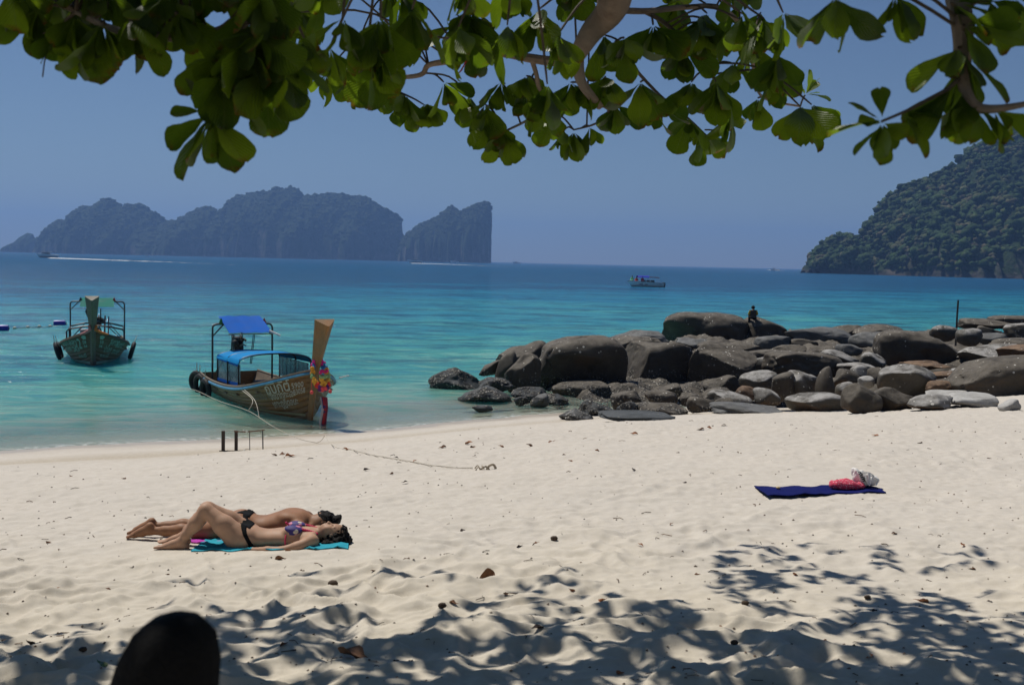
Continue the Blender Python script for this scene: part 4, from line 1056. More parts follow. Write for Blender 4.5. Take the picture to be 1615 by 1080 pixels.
sg = thing('prow_sash', bw(boat2, (0.45, 0, 1.2)), 'faded pink and orange cloth tied round the prow of the far boat', 'sash', B2_ROT)
for y0, c, nm in ((-0.08, (0.55, 0.20, 0.18), 'sash_pink'), (0.10, (0.6, 0.16, 0.03), 'sash_orange')):
    MB().tube([(0.10, y0 * 1.4, 0.22), (0.16, y0, 0.08), (0.05, y0 * 2.6, -0.02), (-0.05, y0 * 5, -0.10)], [0.05, 0.06, 0.05, 0.03], 6).build('cloth_strip', plain(nm, c, 0.8), sg)

# --- swimming-area line of buoys
BL = 'dark blue barrel buoys of the swimming line'
for (u, v, w, label) in ((3, 518, 0.62, 'dark blue barrel buoy cut by the left edge of the photo'), (94, 510, 0.60, 'dark blue barrel buoy next to the far longtail boat')):
    q = on_sea(u, v + 3); th = thing('barrel_buoy', (q.x, q.y, 0.06), label, 'buoy', 0.25, BL)
    MB().tube([(-w * .5, 0, .04), (-w * .46, 0, .04), (-w * .2, 0, .04), (w * .2, 0, .04), (w * .46, 0, .04), (w * .5, 0, .04)], [0.10, 0.165, 0.18, 0.18, 0.165, 0.10], 14).build('barrel', plain('blue_plastic', (0.008, 0.018, 0.30), 0.35, 0.15), th)
    MB().tube([(w * .5, 0, .04), (w * .56, 0, .02)], [0.05, 0.04], 8).build('plug', RUBBER, th)
fl_mat = plain('float_white', (0.55, 0.52, 0.42), 0.5, 0.2)
fm = MB().ball((0, 0, 0.02), (0.095, 0.095, 0.085), 10, 8).mesh('float'); fm.materials.append(fl_mat)
fm.polygons.foreach_set('use_smooth', np.ones(len(fm.polygons), bool))
bpts = []
for (u, v, wh) in ((23, 518.5, 'first white float right of the barrel buoy at the left edge'), (44, 517, 'second white float from the left edge on the buoy rope'), (62, 516, 'third white float from the left edge on the buoy rope'), (79, 515.5, 'white float just left of the barrel buoy by the far boat'), (103, 512.5, 'white float just right of the barrel buoy by the far boat')):
    q = on_sea(u, v); bpts.append((q.x, q.y, 0.012))
    o = bpy.data.objects.new('float', fm); COL.objects.link(o); o.location = (q.x, q.y, 0.01)
    tag(o, wh, 'float', 'white floats of the swimming line')
tag(MB().tube(bpts, 0.012, 5).build('buoy_rope', ROPE), 'thin rope joining the white floats of the swimming line', 'rope')

# --- ropes of the near boat
def smooth_path(pts, n=8):
    out = []; P = [Vector(p) for p in pts]
    for i in range(len(P) - 1):
        p0, p1, p2, p3 = P[max(i - 1, 0)], P[i], P[i + 1], P[min(i + 2, len(P) - 1)]
        for k in range(n):
            t = k / n; out.append(0.5 * ((2 * p1) + (p2 - p0) * t + (2 * p0 - 5 * p1 + 4 * p2 - p3) * t * t + (3 * p1 - p0 - 3 * p2 + p3) * t ** 3))
    return out + [P[-1]]
rp = [at(268, 601, 31.8), at(300, 613, 29.5), at(345, 632, 26.6), at(392, 648, 24.6), at(430, 672, 23.2), at(470, 691, 22.4)]
rp[0].z = -0.15
gr = []
for q_ in np.linspace(0, 1, 60):
    u = 500 + 245 * q_; v = 699 + 41 * (1 - (1 - q_) ** 1.6)
    g = on_ground(u, v); g.z = sand_z(g.x, g.y) + 0.012; gr.append(g)
for _ in range(6):
    zs = [p.z for p in gr]
    for i in range(1, len(gr) - 1): gr[i].z = max((zs[i - 1] + zs[i] + zs[i + 1]) / 3, sand_z(gr[i].x, gr[i].y) + 0.006)
tag(MB().tube(smooth_path(rp + gr[:1])[:-1] + gr, 0.0062, 6).build('mooring_rope', ROPE), 'long pale mooring rope from the sea past the near boat up the sand', 'rope')
c0 = bw(boat1, (-2.55, -0.97, 0.58))
tag(MB().tube(smooth_path([c0 + Vector((0.1, 0.1, 0.05)), c0 + Vector((-.02, -.05, -0.02)), at(398, 630, 24.9), at(391, 648, 24.6)]), 0.008, 6).tube(smooth_path([c0, at(401, 630, 24.6), at(409, 659, 23.9)]), 0.007, 6).ball(c0 + Vector((0, -.03, -.12)), 0.05, 7, 5).build('rope_bridle', ROPE), 'forked rope hanging from the rail of the near boat to the mooring rope', 'rope')
# knot of old rope and root at its end on the sand
kb = on_ground(768, 741); kb.z = sand_z(kb.x, kb.y)
mb = MB(); rr = random.Random(8)
for j in range(7):
    a = rr.uniform(0, 6.3); mb.tube(smooth_path([(rr.uniform(-.03, .03) - .08, rr.uniform(-.05, .05), .0), (-.09 + .07 * math.cos(a), .06 * math.sin(a), .035 + rr.uniform(0, .025)), (-.09 + .13 * math.cos(a), .12 * math.sin(a), .0)], 4), 0.009, 5)
mb.tube(smooth_path([(0.0, 0, 0), (0.03, 0, .06), (.09, 0, .085), (.125, .01, .04), (.13, .02, .0)], 4), 0.02, 7)
mb.v = [(x * .75, y * .75, z * .7) for x, y, z in mb.v]
tag(mb.build('rope_knot', plain('old_root', (0.40, 0.33, 0.24), 0.85, .35, 20), loc=kb), 'tangled knot of old rope and root at the end of the mooring rope', 'rope knot')

# --- low frame of posts stuck in the wet sand
fr = on_ground(352, 712); fr.z = gz(fr.x, fr.y)
k = fr.y / F_PX
frame = thing('post_frame', fr, 'low rusty frame of two stout posts and thin legs at the wet sand', 'frame')
PW = plain('rusty_post', (0.06, 0.045, 0.036), 0.8, 0.4, 10)
def fpt(u): return ((u - 352) * k, (u - 352) * 0.004, 0)
for u, w, h in ((352, 0.058, 0.40), (371, 0.055, 0.40)):
    p = fpt(u); MB().box((p[0], p[1], h / 2 - 0.12), (w, w, h + 0.24)).build('post', PW, frame, smooth=False, bevel=0.006)
MB().tube([(fpt(369)[0], .0, 0.395), (fpt(385)[0], 0.02, 0.385), (fpt(400)[0], 0.03, 0.40), (fpt(417)[0], 0.05, 0.425)], 0.012, 6).build('top_bar', plain('rusty_bar', (0.16, 0.08, 0.045), 0.7), frame)
MB().tube([(fpt(346)[0], .0, 0.398), (fpt(371)[0], .0, 0.41)], 0.004, 5).build('cord', ROPE, frame)
for u, r in ((394, 0.008), (415, 0.012)): MB().tube([(fpt(u)[0], 0.04, -0.15), (fpt(u)[0] - 0.012, 0.04, 0.41)], r, 6).build('leg', plain('steel_leg', (0.09, 0.09, 0.09), 0.5, .3, 10, .4), frame)
MB().tube([(fpt(346)[0], -.01, 0.012), (fpt(417)[0], .02, 0.03)], 0.012, 6).build('ground_bar', PW, frame)
MB().ball((fpt(384)[0], .01, .41), .02, 7, 5).ball((fpt(389)[0], .01, .395), .022, 7, 5).ball((fpt(386)[0], -.02, .03), .022, 7, 5).build('white_shell', WHITE_PAINT, frame)

# --- moored white speedboat
def speedboat(loc, rot, L, label, group, detail=True):
    root = thing('speedboat', loc, label, 'speedboat', rot, group)
    n = 22; a = np.linspace(0, 1, n); B = L * 0.165
    half = B * np.sqrt(np.clip(1 - (1 - np.clip(a / 0.5, 0, 1)) ** 2.2, 0.001, 1)) * (1 - 0.06 * a)
    rim = L * (0.185 - 0.065 * a); kz = -L * 0.03 - L * 0.005 * a + L * 0.09 * np.exp(-a / 0.06)
    xs = -a * L
    rows = []
    for q, e in ((0, 0), (0.35, 0.62), (0.7, 0.86), (0.93, 1.0), (1.0, 0.97)):
        z = kz + (rim - kz) * q; rows.append(np.stack([xs + L * 0.08 * q * np.exp(-a / .12), half * e, z], -1))
    P = np.array(rows); V = np.concatenate([P[::-1], P[1:] * np.array([1, -1, 1])], 0)
    me = mesh_np('hull', V.reshape(-1, 3), grid_faces(V.shape[0], n)); white = plain('gelcoat', (0.88, 0.90, 0.90), 0.25, 0.06, 4, 0, 0.02, 0.5)
    link_mesh('hull', me, white, root)
    D = np.array([np.stack([xs + L * 0.08 * np.exp(-a / .12), half * .97 * s, rim - 0.02 * L * (a > .3)], -1) for s in (-1, -.5, 0, .5, 1)])
    link_mesh('deck', mesh_np('deck', D.reshape(-1, 3), grid_faces(5, n)[:, ::-1]), white, root, smooth=False)
    Tn = np.array([P[:, -1], P[:, -1] * np.array([1, -1, 1])]); link_mesh('transom', mesh_np('transom', Tn.reshape(-1, 3), grid_faces(2, 5)), white, root, smooth=False)
    if detail:
        for s in (-1, 1):
            b = MB(); b.tube([Vector((xs[i] + L * .075 * math.exp(-a[i] / .12), s * half[i] * 1.005, float(kz[i] + (rim[i] - kz[i]) * 0.9))) for i in range(n)], L * 0.006, 5); b.build('rubbing_strip', plain('strip_navy', (0.02, 0.035, 0.09), 0.4), root)
        for u_, z_, w_ in ((-0.30, 0.075, 0.10), (-0.46, 0.07, 0.08)):
            for s in (-1, 1): MB().box((L * u_, s * (B * 0.985), L * z_), (L * w_, 0.012, L * 0.022)).build('painted_name', plain('strip_navy', (0.02, 0.035, 0.09), 0.4), root, smooth=False)
        P2 = np.array([[(L * x, L * 0.125 * y, L * (0.312 + 0.012 * (1 - y * y) - 0.042 * abs(y) ** 5)) for y in np.linspace(-1, 1, 7)] for x in np.linspace(-0.22, -0.56, 6)])
        sheet(P2, 0.02).build('bimini', plain('bimini_blue', (0.012, 0.02, 0.42), 0.5, .1), root)
        P3 = np.array([[(L * x, L * 0.125 * y, L * (0.296 + 0.010 * (1 - y * y) - 0.03 * (-x - .56) - 0.022 * abs(y) ** 5)) for y in np.linspace(-1, 1, 7)] for x in np.linspace(-0.56, -0.86, 5)])
        sheet(P3, 0.02).build('bimini', plain('bimini_navy', (0.008, 0.012, 0.05), 0.5, .1), root)
        for x in (-0.24, -0.55, -0.84):
            for s in (-1, 1): MB().tube([(L * x, s * L * .12, L * .09), (L * x, s * L * .122, L * .295)], L * .004, 5).build('awning_post', plain('chrome', (0.6, 0.6, 0.6), 0.25), root)
        ws = np.array([[(L * (-.26 + .05 * q), L * .11 * y, L * (.13 + .10 * q)) for y in np.linspace(-1, 1, 5)] for q in (0, 1)][::-1])
        sheet(ws, 0.01).build('windscreen', plain('dark_glass', (0.02, 0.025, 0.03), 0.1), root)
        for x in (-.42, -.55, -.68): MB().box((L * x, 0, L * .15), (L * .07, L * .2, L * .09)).build('seat', plain('dark_seat', (0.015, 0.017, 0.02), 0.6), root, bevel=.03)
        for y in (-.06, .06):
            en = MB().box((-L * 1.02, L * y, L * .09), (L * .05, L * .07, L * .10)).box((-L * 1.03, L * y, -L * .0), (L * .025, L * .03, L * .12)).build('outboard_motor', plain('outboard_black', (0.015, 0.016, 0.018), 0.35), root, bevel=.03)
    else:
        MB().box((-L * .4, 0, L * .17), (L * .34, L * .2, L * .10)).build('cabin', plain('boat_cabin', (0.25, 0.27, 0.28), .4), root, bevel=L * .02)
        P2 = np.array([[(L * x, L * 0.13 * y, L * (0.26 + .01 * (1 - y * y))) for y in np.linspace(-1, 1, 5)] for x in np.linspace(-.2, -.75, 4)])
        sheet(P2, 0.05).build('bimini', plain('bimini_dark', (0.04, 0.045, 0.05), .5), root)
    return root
sb = on_sea(1020, 452.5); sbL = 54 * sb.y / F_PX
FARB = 'speedboats under way far across the bay'
SPEED = speedboat((sb.x - sbL * 0.5, sb.y, 0), math.pi + 0.12, sbL, 'white speedboat with a blue awning and people aboard, moored off the rocks', None)
FOAM = NT('wake_foam'); _p = FOAM.pos(); _n = FOAM.noise(_p, 0.12, 4, 0.7)
_d = FOAM.node('ShaderNodeBsdfDiffuse', {'Color': (0.62, 0.66, 0.68)}); _t = FOAM.node('ShaderNodeBsdfTransparent')
_f = FOAM.attr('thin'); _m = FOAM.node('ShaderNodeMixShader', {0: FOAM.maprange(FOAM.math('SUBTRACT', _n, FOAM.math('MULTIPLY', _f, 0.34)), 0.22, 0.36), 1: _t.outputs[0], 2: _d.outputs[0]})
FOAM.l.new(_m.outputs[0], FOAM.out.inputs['Surface'])
def wake(pts, w0, w1, label):
    """foam trail lying on the water behind a moving boat, thinning out with distance"""
    P = [on_sea(u, v) for u, v in pts]; n = 60; out = []
    seg = np.linspace(0, len(P) - 1, n)
    V, F_, th = [], [], []
    for i, s in enumerate(seg):
        j = min(int(s), len(P) - 2); p = P[j].lerp(P[j + 1], s - j); d = (P[j + 1] - P[j]).normalized(); nn = Vector((-d.y, d.x, 0))
        w = w0 + (w1 - w0) * i / n; hh = 0.35 * (1 - i / n) + 0.12
        for q in (-1, 0, 1): V.append(p + nn * w * q + Vector((0, 0, hh if q == 0 else 0.03))); th.append(i / n)
    me = mesh_np('wake', [tuple(v) for v in V], grid_faces(n, 3)); me.attributes.new('thin', 'FLOAT', 'POINT').data.foreach_set('value', np.array(th, np.float32))
    o = link_mesh('wake', me, FOAM.m); tag(o, label, kind='stuff'); return o
def runner(u, v, Lpx, label, left=True):
    q = on_sea(u, v); L = Lpx * q.y / F_PX
    return speedboat((q.x - (L * .5 if left else -L * .5), q.y, 0.25), math.pi if left else 0.0, L, label, FARB, False)
runner(76, 406.5, 33, 'speedboat with a long white wake in front of the far left islet')
wake([(80, 407.5), (130, 409.0), (200, 411.5), (270, 413.5), (400, 419)], 2.2, 6, 'long white wake of the speedboat on the left')
runner(655, 414.5, 22, 'white speedboat passing below the sheer end of the far island')
wake([(650, 415.5), (690, 416.5), (735, 418), (800, 421)], 3.5, 9, 'white wake of the speedboat below the sheer cliff')
runner(717, 414.0, 13, 'small white speedboat just right of the one below the far cliff')
wake([(712, 413.6), (700, 413.3), (690, 413.0)], 2.5, 5, 'short wake of the smaller speedboat')
runner(815, 415.8, 13, 'tiny white boat on the horizon right of the far cliff')
runner(1222, 426.6, 14, 'tiny pale boat on the horizon left of the headland')
wake([(1212, 426.2), (1245, 427.4)], 3, 5, 'foam streak near the tiny boat by the headland')
wake([(1545, 434.6), (1580, 435.6), (1612, 436.6)], 1.8, 3.5, 'white foam streak below the right end of the headland')
runner(1490, 433.4, 9, 'small white boat lying under the headland cliffs', False)
runner(232, 403.6, 9, 'tiny white boat at the foot of the far island domes')
# ------------------------------------------------------------------ bodies from smooth blended volumes
class Body:
    """one continuous surface grown round a skeleton of tapered limbs and rounded masses"""
    def __init__(s, lo, hi, h):
        s.lo = np.array(lo, float); s.h = h
        s.n = np.ceil((np.array(hi) - s.lo) / h).astype(int) + 1
        s.ax = [s.lo[i] + h * np.arange(s.n[i]) for i in range(3)]
        s.f = np.full(s.n, 0.5)
    def _sub(s, lo, hi, m):
        sl = []
        for i in range(3):
            a = max(0, int((lo[i] - m - s.lo[i]) / s.h)); b = min(s.n[i], int((hi[i] + m - s.lo[i]) / s.h) + 2); sl.append(slice(a, max(a, b)))
        return tuple(sl), np.meshgrid(s.ax[0][sl[0]], s.ax[1][sl[1]], s.ax[2][sl[2]], indexing='ij')
    def _blend(s, sl, d, k):
        a = s.f[sl]
        if a.size == 0: return
        h = np.clip(k - np.abs(a - d), 0, None) / k
        s.f[sl] = np.minimum(a, d) - h * h * k * 0.25
    def limb(s, pts, rs, k=0.025):
        for a, b, ra, rb in zip(pts, pts[1:], rs, rs[1:]):
            a, b = np.array(a, float), np.array(b, float); R = max(ra, rb)
            sl, (X, Y, Z) = s._sub(np.minimum(a, b) - R, np.maximum(a, b) + R, k + 0.02)
            ab = b - a; L2 = ab @ ab + 1e-12
            t = np.clip(((X - a[0]) * ab[0] + (Y - a[1]) * ab[1] + (Z - a[2]) * ab[2]) / L2, 0, 1)
            s._blend(sl, np.sqrt((X - a[0] - t * ab[0]) ** 2 + (Y - a[1] - t * ab[1]) ** 2 + (Z - a[2] - t * ab[2]) ** 2) - (ra + (rb - ra) * t), k)
        return s
    def mass(s, c, r, k=0.03, ry=0.0, rz=0.0, cut=False):
        c = np.array(c, float); r = np.array(r, float); R = r.max()
        sl, (X, Y, Z) = s._sub(c - R, c + R, k + 0.02)
        M = np.array((Matrix.Rotation(rz, 3, 'Z') @ Matrix.Rotation(ry, 3, 'Y')).transposed())
        x, y, z = X - c[0], Y - c[1], Z - c[2]
        u = M[0, 0] * x + M[0, 1] * y + M[0, 2] * z; v = M[1, 0] * x + M[1, 1] * y + M[1, 2] * z; w = M[2, 0] * x + M[2, 1] * y + M[2, 2] * z
        k0 = np.sqrt((u / r[0]) ** 2 + (v / r[1]) ** 2 + (w / r[2]) ** 2); k1 = np.sqrt((u / r[0] ** 2) ** 2 + (v / r[1] ** 2) ** 2 + (w / r[2] ** 2) ** 2) + 1e-9
        d = k0 * (k0 - 1) / k1
        if cut:
            a = s.f[sl]; h = np.clip(k - np.abs(a + d), 0, None) / k; s.f[sl] = np.maximum(a, -d) + h * h * k * 0.25
        else: s._blend(sl, d, k)
        return s
    def grid(s): return np.meshgrid(*s.ax, indexing='ij')
    def mesh(s, name, f=None):
        return surface_net(name, s.f if f is None else f, s.lo, s.h)

def surface_net(name, f, lo, h):
    sg = f < 0
    c = [sg[i:sg.shape[0] - 1 + i, j:sg.shape[1] - 1 + j, k:sg.shape[2] - 1 + k] for i in (0, 1) for j in (0, 1) for k in (0, 1)]
    cnt = sum(q.astype(np.int8) for q in c); act = (cnt > 0) & (cnt < 8)
    I = np.argwhere(act); idx = np.full(act.shape, -1, np.int64); idx[act] = np.arange(len(I))
    P = np.zeros((len(I), 3)); W = np.zeros(len(I))
    offs = [(i, j, k) for i in (0, 1) for j in (0, 1) for k in (0, 1)]
    val = {o: f[I[:, 0] + o[0], I[:, 1] + o[1], I[:, 2] + o[2]] for o in offs}
    for o in offs:
        for a in range(3):
            if o[a] == 0:
                o2 = list(o); o2[a] = 1; o2 = tuple(o2)
                fa, fb = val[o], val[o2]; m = (fa < 0) != (fb < 0)
                t = np.where(m, fa / np.where(m, fa - fb, 1), 0)
                q = np.array(o, float)[None, :] + np.eye(3)[a][None, :] * t[:, None]
                P[m] += q[m]; W[m] += 1
    V = lo + h * (I + P / W[:, None])
    F_ = []
    for a in range(3):
        b, d = (a + 1) % 3, (a + 2) % 3
        s0 = [slice(None)] * 3; s1 = [slice(None)] * 3; s0[a] = slice(0, -1); s1[a] = slice(1, None)
        A, B = sg[tuple(s0)], sg[tuple(s1)]
        E = np.argwhere(A != B)
        E = E[(E[:, b] > 0) & (E[:, d] > 0) & (E[:, b] < f.shape[b] - 1) & (E[:, d] < f.shape[d] - 1)]
        flip = A[E[:, 0], E[:, 1], E[:, 2]]
        def cell(db, dd):
            q = E.copy(); q[:, b] -= db; q[:, d] -= dd; return idx[q[:, 0], q[:, 1], q[:, 2]]
        q = np.stack([cell(1, 1), cell(0, 1), cell(0, 0), cell(1, 0)], -1)
        q[~flip] = q[~flip][:, ::-1]
        F_.append(q)
    return mesh_np(name, V, np.concatenate(F_))

def skin_mat(name, c, sheen=0.22):
    m = NT(name); v = m.coord('Object'); n = m.noise(v, 9, 4, 0.6); n2 = m.noise(v, 60, 3, 0.6)
    lo = tuple(x * .86 for x in c); hi = tuple(x * 1.10 for x in c)
    return m.done(m.ramp(n, [(0.3, lo), (0.7, hi)]), m.maprange(n, .3, .7, .5, .66), m.bump(n2, 0.05, 0.004), sheen, Subsurface_Weight=0.08, Subsurface_Radius=(0.012, 0.005, 0.003), Subsurface_Scale=1.0)
SKIN_A = skin_mat('tanned_skin', (0.45, 0.27, 0.175)); SKIN_B = skin_mat('deep_tan_skin', (0.30, 0.150, 0.080))
HAIR = plain('dark_hair', (0.007, 0.0055, 0.005), 0.6, 0.3, 40, 0, 0.6, 0.15)
BLACK_CLOTH = plain('black_swimwear', (0.006, 0.0065, 0.007), 0.8, 0.3, 30, 0, .1, .1)
def print_cloth():
    m = NT('navy_floral_swimwear'); v = m.coord('Object'); d = m.voro(v, 26); cc = m.node('ShaderNodeSeparateColor', {0: m.voro(v, 26, out='Color')}).outputs[0]
    fl = m.math('MULTIPLY', m.math('LESS_THAN', d, 0.52), m.math('GREATER_THAN', cc, 0.52))
    return m.done(m.mix(fl, (0.035, 0.022, 0.16), m.ramp(cc, [(0.5, (0.55, 0.50, 0.40)), (0.75, (0.60, 0.20, 0.30)), (1.0, (0.45, 0.55, 0.55))], 'CONSTANT')), 0.7)
FLORAL = print_cloth(); PINK_CORD = plain('pink_cord', (0.70, 0.03, 0.12), 0.6, 0.2, 30)

def hand(b, w, d, side, r=0.0085, ln=0.065, palm=0.034, up=(0, 0, 1)):
    """palm with four unequal fingers and a thumb leaving its side"""
    w = np.array(w, float); d = np.array(d, float); d /= np.linalg.norm(d); up = np.array(up, float); l = np.cross(up, d); l /= np.linalg.norm(l); up = np.cross(d, l)
    b.limb([w, w + d * .04, w + d * .075], [0.021, 0.022, 0.018], .015); b.limb([w + l * .018 + d * .03, w + l * .022 + d * .075], [.014, .012], .015); b.limb([w - l * .018 + d * .03, w - l * .022 + d * .075], [.014, .012], .015)
    for i, (o, k) in enumerate(((-.027, .82), (-.009, 1.0), (.010, .96), (.028, .76))):
        p0 = w + d * .075 + l * o; p1 = p0 + d * ln * .5 * k + l * o * .25 + up * .006; p2 = p1 + d * ln * .5 * k + l * o * .15 - up * .014
        b.limb([p0, p1, p2], [.0095, .0085, .007], .006)
    t0 = w + d * .02 + l * side * .02; t1 = t0 + d * .035 + l * side * .025; b.limb([t0, t1, t1 + d * .03 + l * side * .006 - up * .006], [.012, .010, .008], .01)

def foot(b, ankle, heel, ball, toe, lat=(0, 1, 0)):
    lat = np.array(lat, float); A, Hh, Bb, T = (np.array(q, float) for q in (ankle, heel, ball, toe))
    b.limb([A, Hh], [0.032, 0.026], .02); b.limb([Hh, Bb], [0.026, 0.020], .025); b.limb([A, (A + Bb) / 2, Bb], [.032, .027, .019], .03)
    for i, (o, k, r) in enumerate(((-.024, 1.0, .0115), (-.008, .93, .009), (.005, .86, .0085), (.017, .78, .008), (.028, .68, .0075))):
        b.limb([Bb + lat * o * .8, Bb + (T - Bb) * k + lat * o], [.014, r], .010)

def shell(b, thick, region):
    """clothing: the body's own surface pushed out and kept where the garment is"""
    return np.maximum(b.f - thick, region)

# --- woman on her back, knees up, head to the right
S1 = F_PX / 8.0
A_POS = on_ground(385, 860)
def sunbather_front():
    b = Body((-.72, -.34, -.03), (.86, .36, .46), 0.0065)
    def P(px, py, y): return ((px - 385) / S1, y, (866 - py) / S1)
    # trunk
    b.mass((0.00, 0, .105), (.125, .158, .090), .03); b.mass((.095, 0, .092), (.12, .128, .072), .05); b.mass((.20, 0, .092), (.13, .112, .062), .05)
    b.mass((.335, 0, .104), (.155, .136, .078), .05); b.mass((.45, 0, .112), (.10, .150, .070), .05)
    for s in (-1, 1):
        b.mass((-.005, s * .085, .09), (.10, .085, .088), .03)
        b.mass((.375, s * .072, .172), (.062, .056, .040), .035)
        b.limb([(.50, s * .06, .125), (.535, s * .150, .115)], [.045, .047], .04)            # shoulder
        b.limb([(.545, s * .04, .155), (.52, s * .14, .15)], [.012, .012], .03)               # collar bone
    # legs: thighs rise to the knees, shins come down to the feet
    for s, dk, df in ((-1, 0.0, 0.0), (1, -.012, -.03)):
        hip = (.01, s * .085, .105); knee = (-.275 + dk, s * .046, .325 - .006 * (s > 0)); ank = (-.455 + df, s * .075, .062)
        b.limb([hip, (-.13, s * .08, .215), knee], [.088, .073, .054], .03); b.limb([(-.03, s * .085, .09), (-.15, s * .08, .19)], [.085, .055], .04)
        b.mass((knee[0] + .005, knee[1], knee[2] - .004), (.052, .050, .052), .02)
        b.limb([knee, (-.345 + dk, s * .072, .225), (-.41 + df, s * .075, .125), ank], [.050, .050, .036, .029], .02)
        b.mass((-.335 + dk, s * .072, .205), (.040, .042, .075), .03, ry=math.radians(34))
        foot(b, ank, (ank[0] + .035, ank[1], .026), (ank[0] - .115, ank[1], .022), (ank[0] - .185, ank[1], .014), (0, -s, 0))
    # arms beside the body
    b.limb([(.535, -.155, .115), (.435, -.205, .078), (.325, -.222, .048)], [.046, .039, .034], .025)
    b.limb([(.325, -.222, .048), (.22, -.215, .045), (.105, -.190, .038)], [.034, .033, .022], .015); hand(b, (.105, -.190, .036), (-1, .12, -.06), 1)
    b.limb([(.535, .155, .115), (.43, .215, .078), (.32, .235, .048), (.21, .225, .043), (.10, .205, .036)], [.046, .039, .034, .032, .022], .02); hand(b, (.10, .205, .036), (-1, -.1, -.05), -1)
    # neck and head, thrown slightly back, face up
    b.limb([(.50, 0, .135), (.60, 0, .135)], [.052, .047], .03)
    b.mass((.685, 0, .135), (.092, .074, .086), .03); b.mass((.625, 0, .165), (.060, .054, .052), .03, ry=.2); b.limb([(.585, 0, .182), (.605, 0, .195)], [.026, .028], .02)
    b.limb([(.655, 0, .212), (.632, 0, .232)], [.010, .0125], .012); b.mass((.627, .009, .221), (.007, .007, .006), .006); b.mass((.627, -.009, .221), (.007, .007, .006), .006)
    b.limb([(.608, -.018, .214), (.608, .018, .214)], [.0075, .0075], .008); b.limb([(.598, -.015, .210), (.598, .015, .210)], [.0080, .0080], .008)
    for s in (-1, 1):
        b.mass((.668, s * .030, .203), (.013, .016, .010), .01, cut=True); b.mass((.668, s * .030, .198), (.010, .013, .010), .004)
        b.limb([(.682, s * .045, .204), (.684, s * .016, .209)], [.006, .007], .01)
        b.mass((.665, s * .076, .135), (.018, .008, .028), .006, ry=-.3)
        b.mass((.63, s * .04, .19), (.03, .022, .022), .025)
    root = thing('person', (A_POS.x, A_POS.y, gz(A_POS.x, A_POS.y) - 0.020), 'woman sunbathing on her back with knees raised, black and floral bikini, on the turquoise towel', 'person', 0.0, 'sunbathing women'); root.scale = (1, .92, .90)
    link_mesh('body', b.mesh('body'), SKIN_A, root)
    X, Y, Z = b.grid()
    band = np.abs((X - .060) * .9 + (Z - .095) * .42 - 0.010) - .013
    front = np.maximum(np.maximum(np.abs((X + .015)) - .075, np.abs(Y) - np.clip((X + .10) * .55, 0.01, .10)), .13 - Z)
    link_mesh('bikini_bottom', b.mesh('bikini_bottom', shell(b, .0095, np.maximum(np.minimum(band, front), np.maximum(np.maximum(-.02 - X, X - .2), np.abs(Y) - .172)))), BLACK_CLOTH, root)
    cup = np.minimum(*[np.maximum(np.sqrt((X - .385) ** 2 * .8 + (Y - s * .072) ** 2) - .060, .150 - Z) for s in (-1, 1)])
    link_mesh('bikini_top', b.mesh('bikini_top', shell(b, .0095, cup)), FLORAL, root)
    def on(x, y, z, dz=.0): return (x, y, z)
    for s in (-1, 1):
        mb = MB(); 
        for i in range(9): t = i / 8; mb.ball((.44 + .115 * t, s * (.075 - .005 * t), .190 - .015 * t - .02 * t * t), .0115, 6, 5)
        mb.build('beaded_strap', PINK_CORD, root)
        MB().tube([(.335, s * .10, .165), (.335, s * .132, .14), (.335, s * .146, .105), (.335, s * .142, .06)], .005, 5).build('side_string', PINK_CORD, root)
    MB().ball((.335, 0, .197), .010, 6, 5).ball((.325, .0, .212), .010, 6, 5).ball((.315, 0, .224), .010, 6, 5).build('bead_knot', PINK_CORD, root)
    # loose curly hair spread behind the head
    hb = Body((.54, -.22, -.035), (.86, .20, .26), 0.006)
    hb.mass((.70, 0, .12), (.080, .082, .090), .03); hb.mass((.715, -.02, .07), (.085, .105, .065), .04); hb.mass((.66, -.07, .055), (.085, .055, .058), .04); hb.mass((.66, .07, .06), (.08, .05, .06), .04); hb.mass((.745, -.02, .055), (.04, .08, .05), .03)
    X, Y, Z = hb.grid()
    f = hb.f + 0.016 * fbm(X * 42, Y * 42, Z * 42, oct=2, seed=3) - 0.004
    face = np.sqrt(((X - .64) / .095) ** 2 + (Y / .085) ** 2 + ((Z - .195) / .075) ** 2) - 1
    link_mesh('hair', hb.mesh('hair', np.maximum(f, -face * .06)), HAIR, root)
    MB().ball((.608, 0, .2165), (.007, .02, .006), 8, 6).build('lips', plain('lips', (0.42, 0.13, 0.11), .4), root)
    return root
sunbather_front()

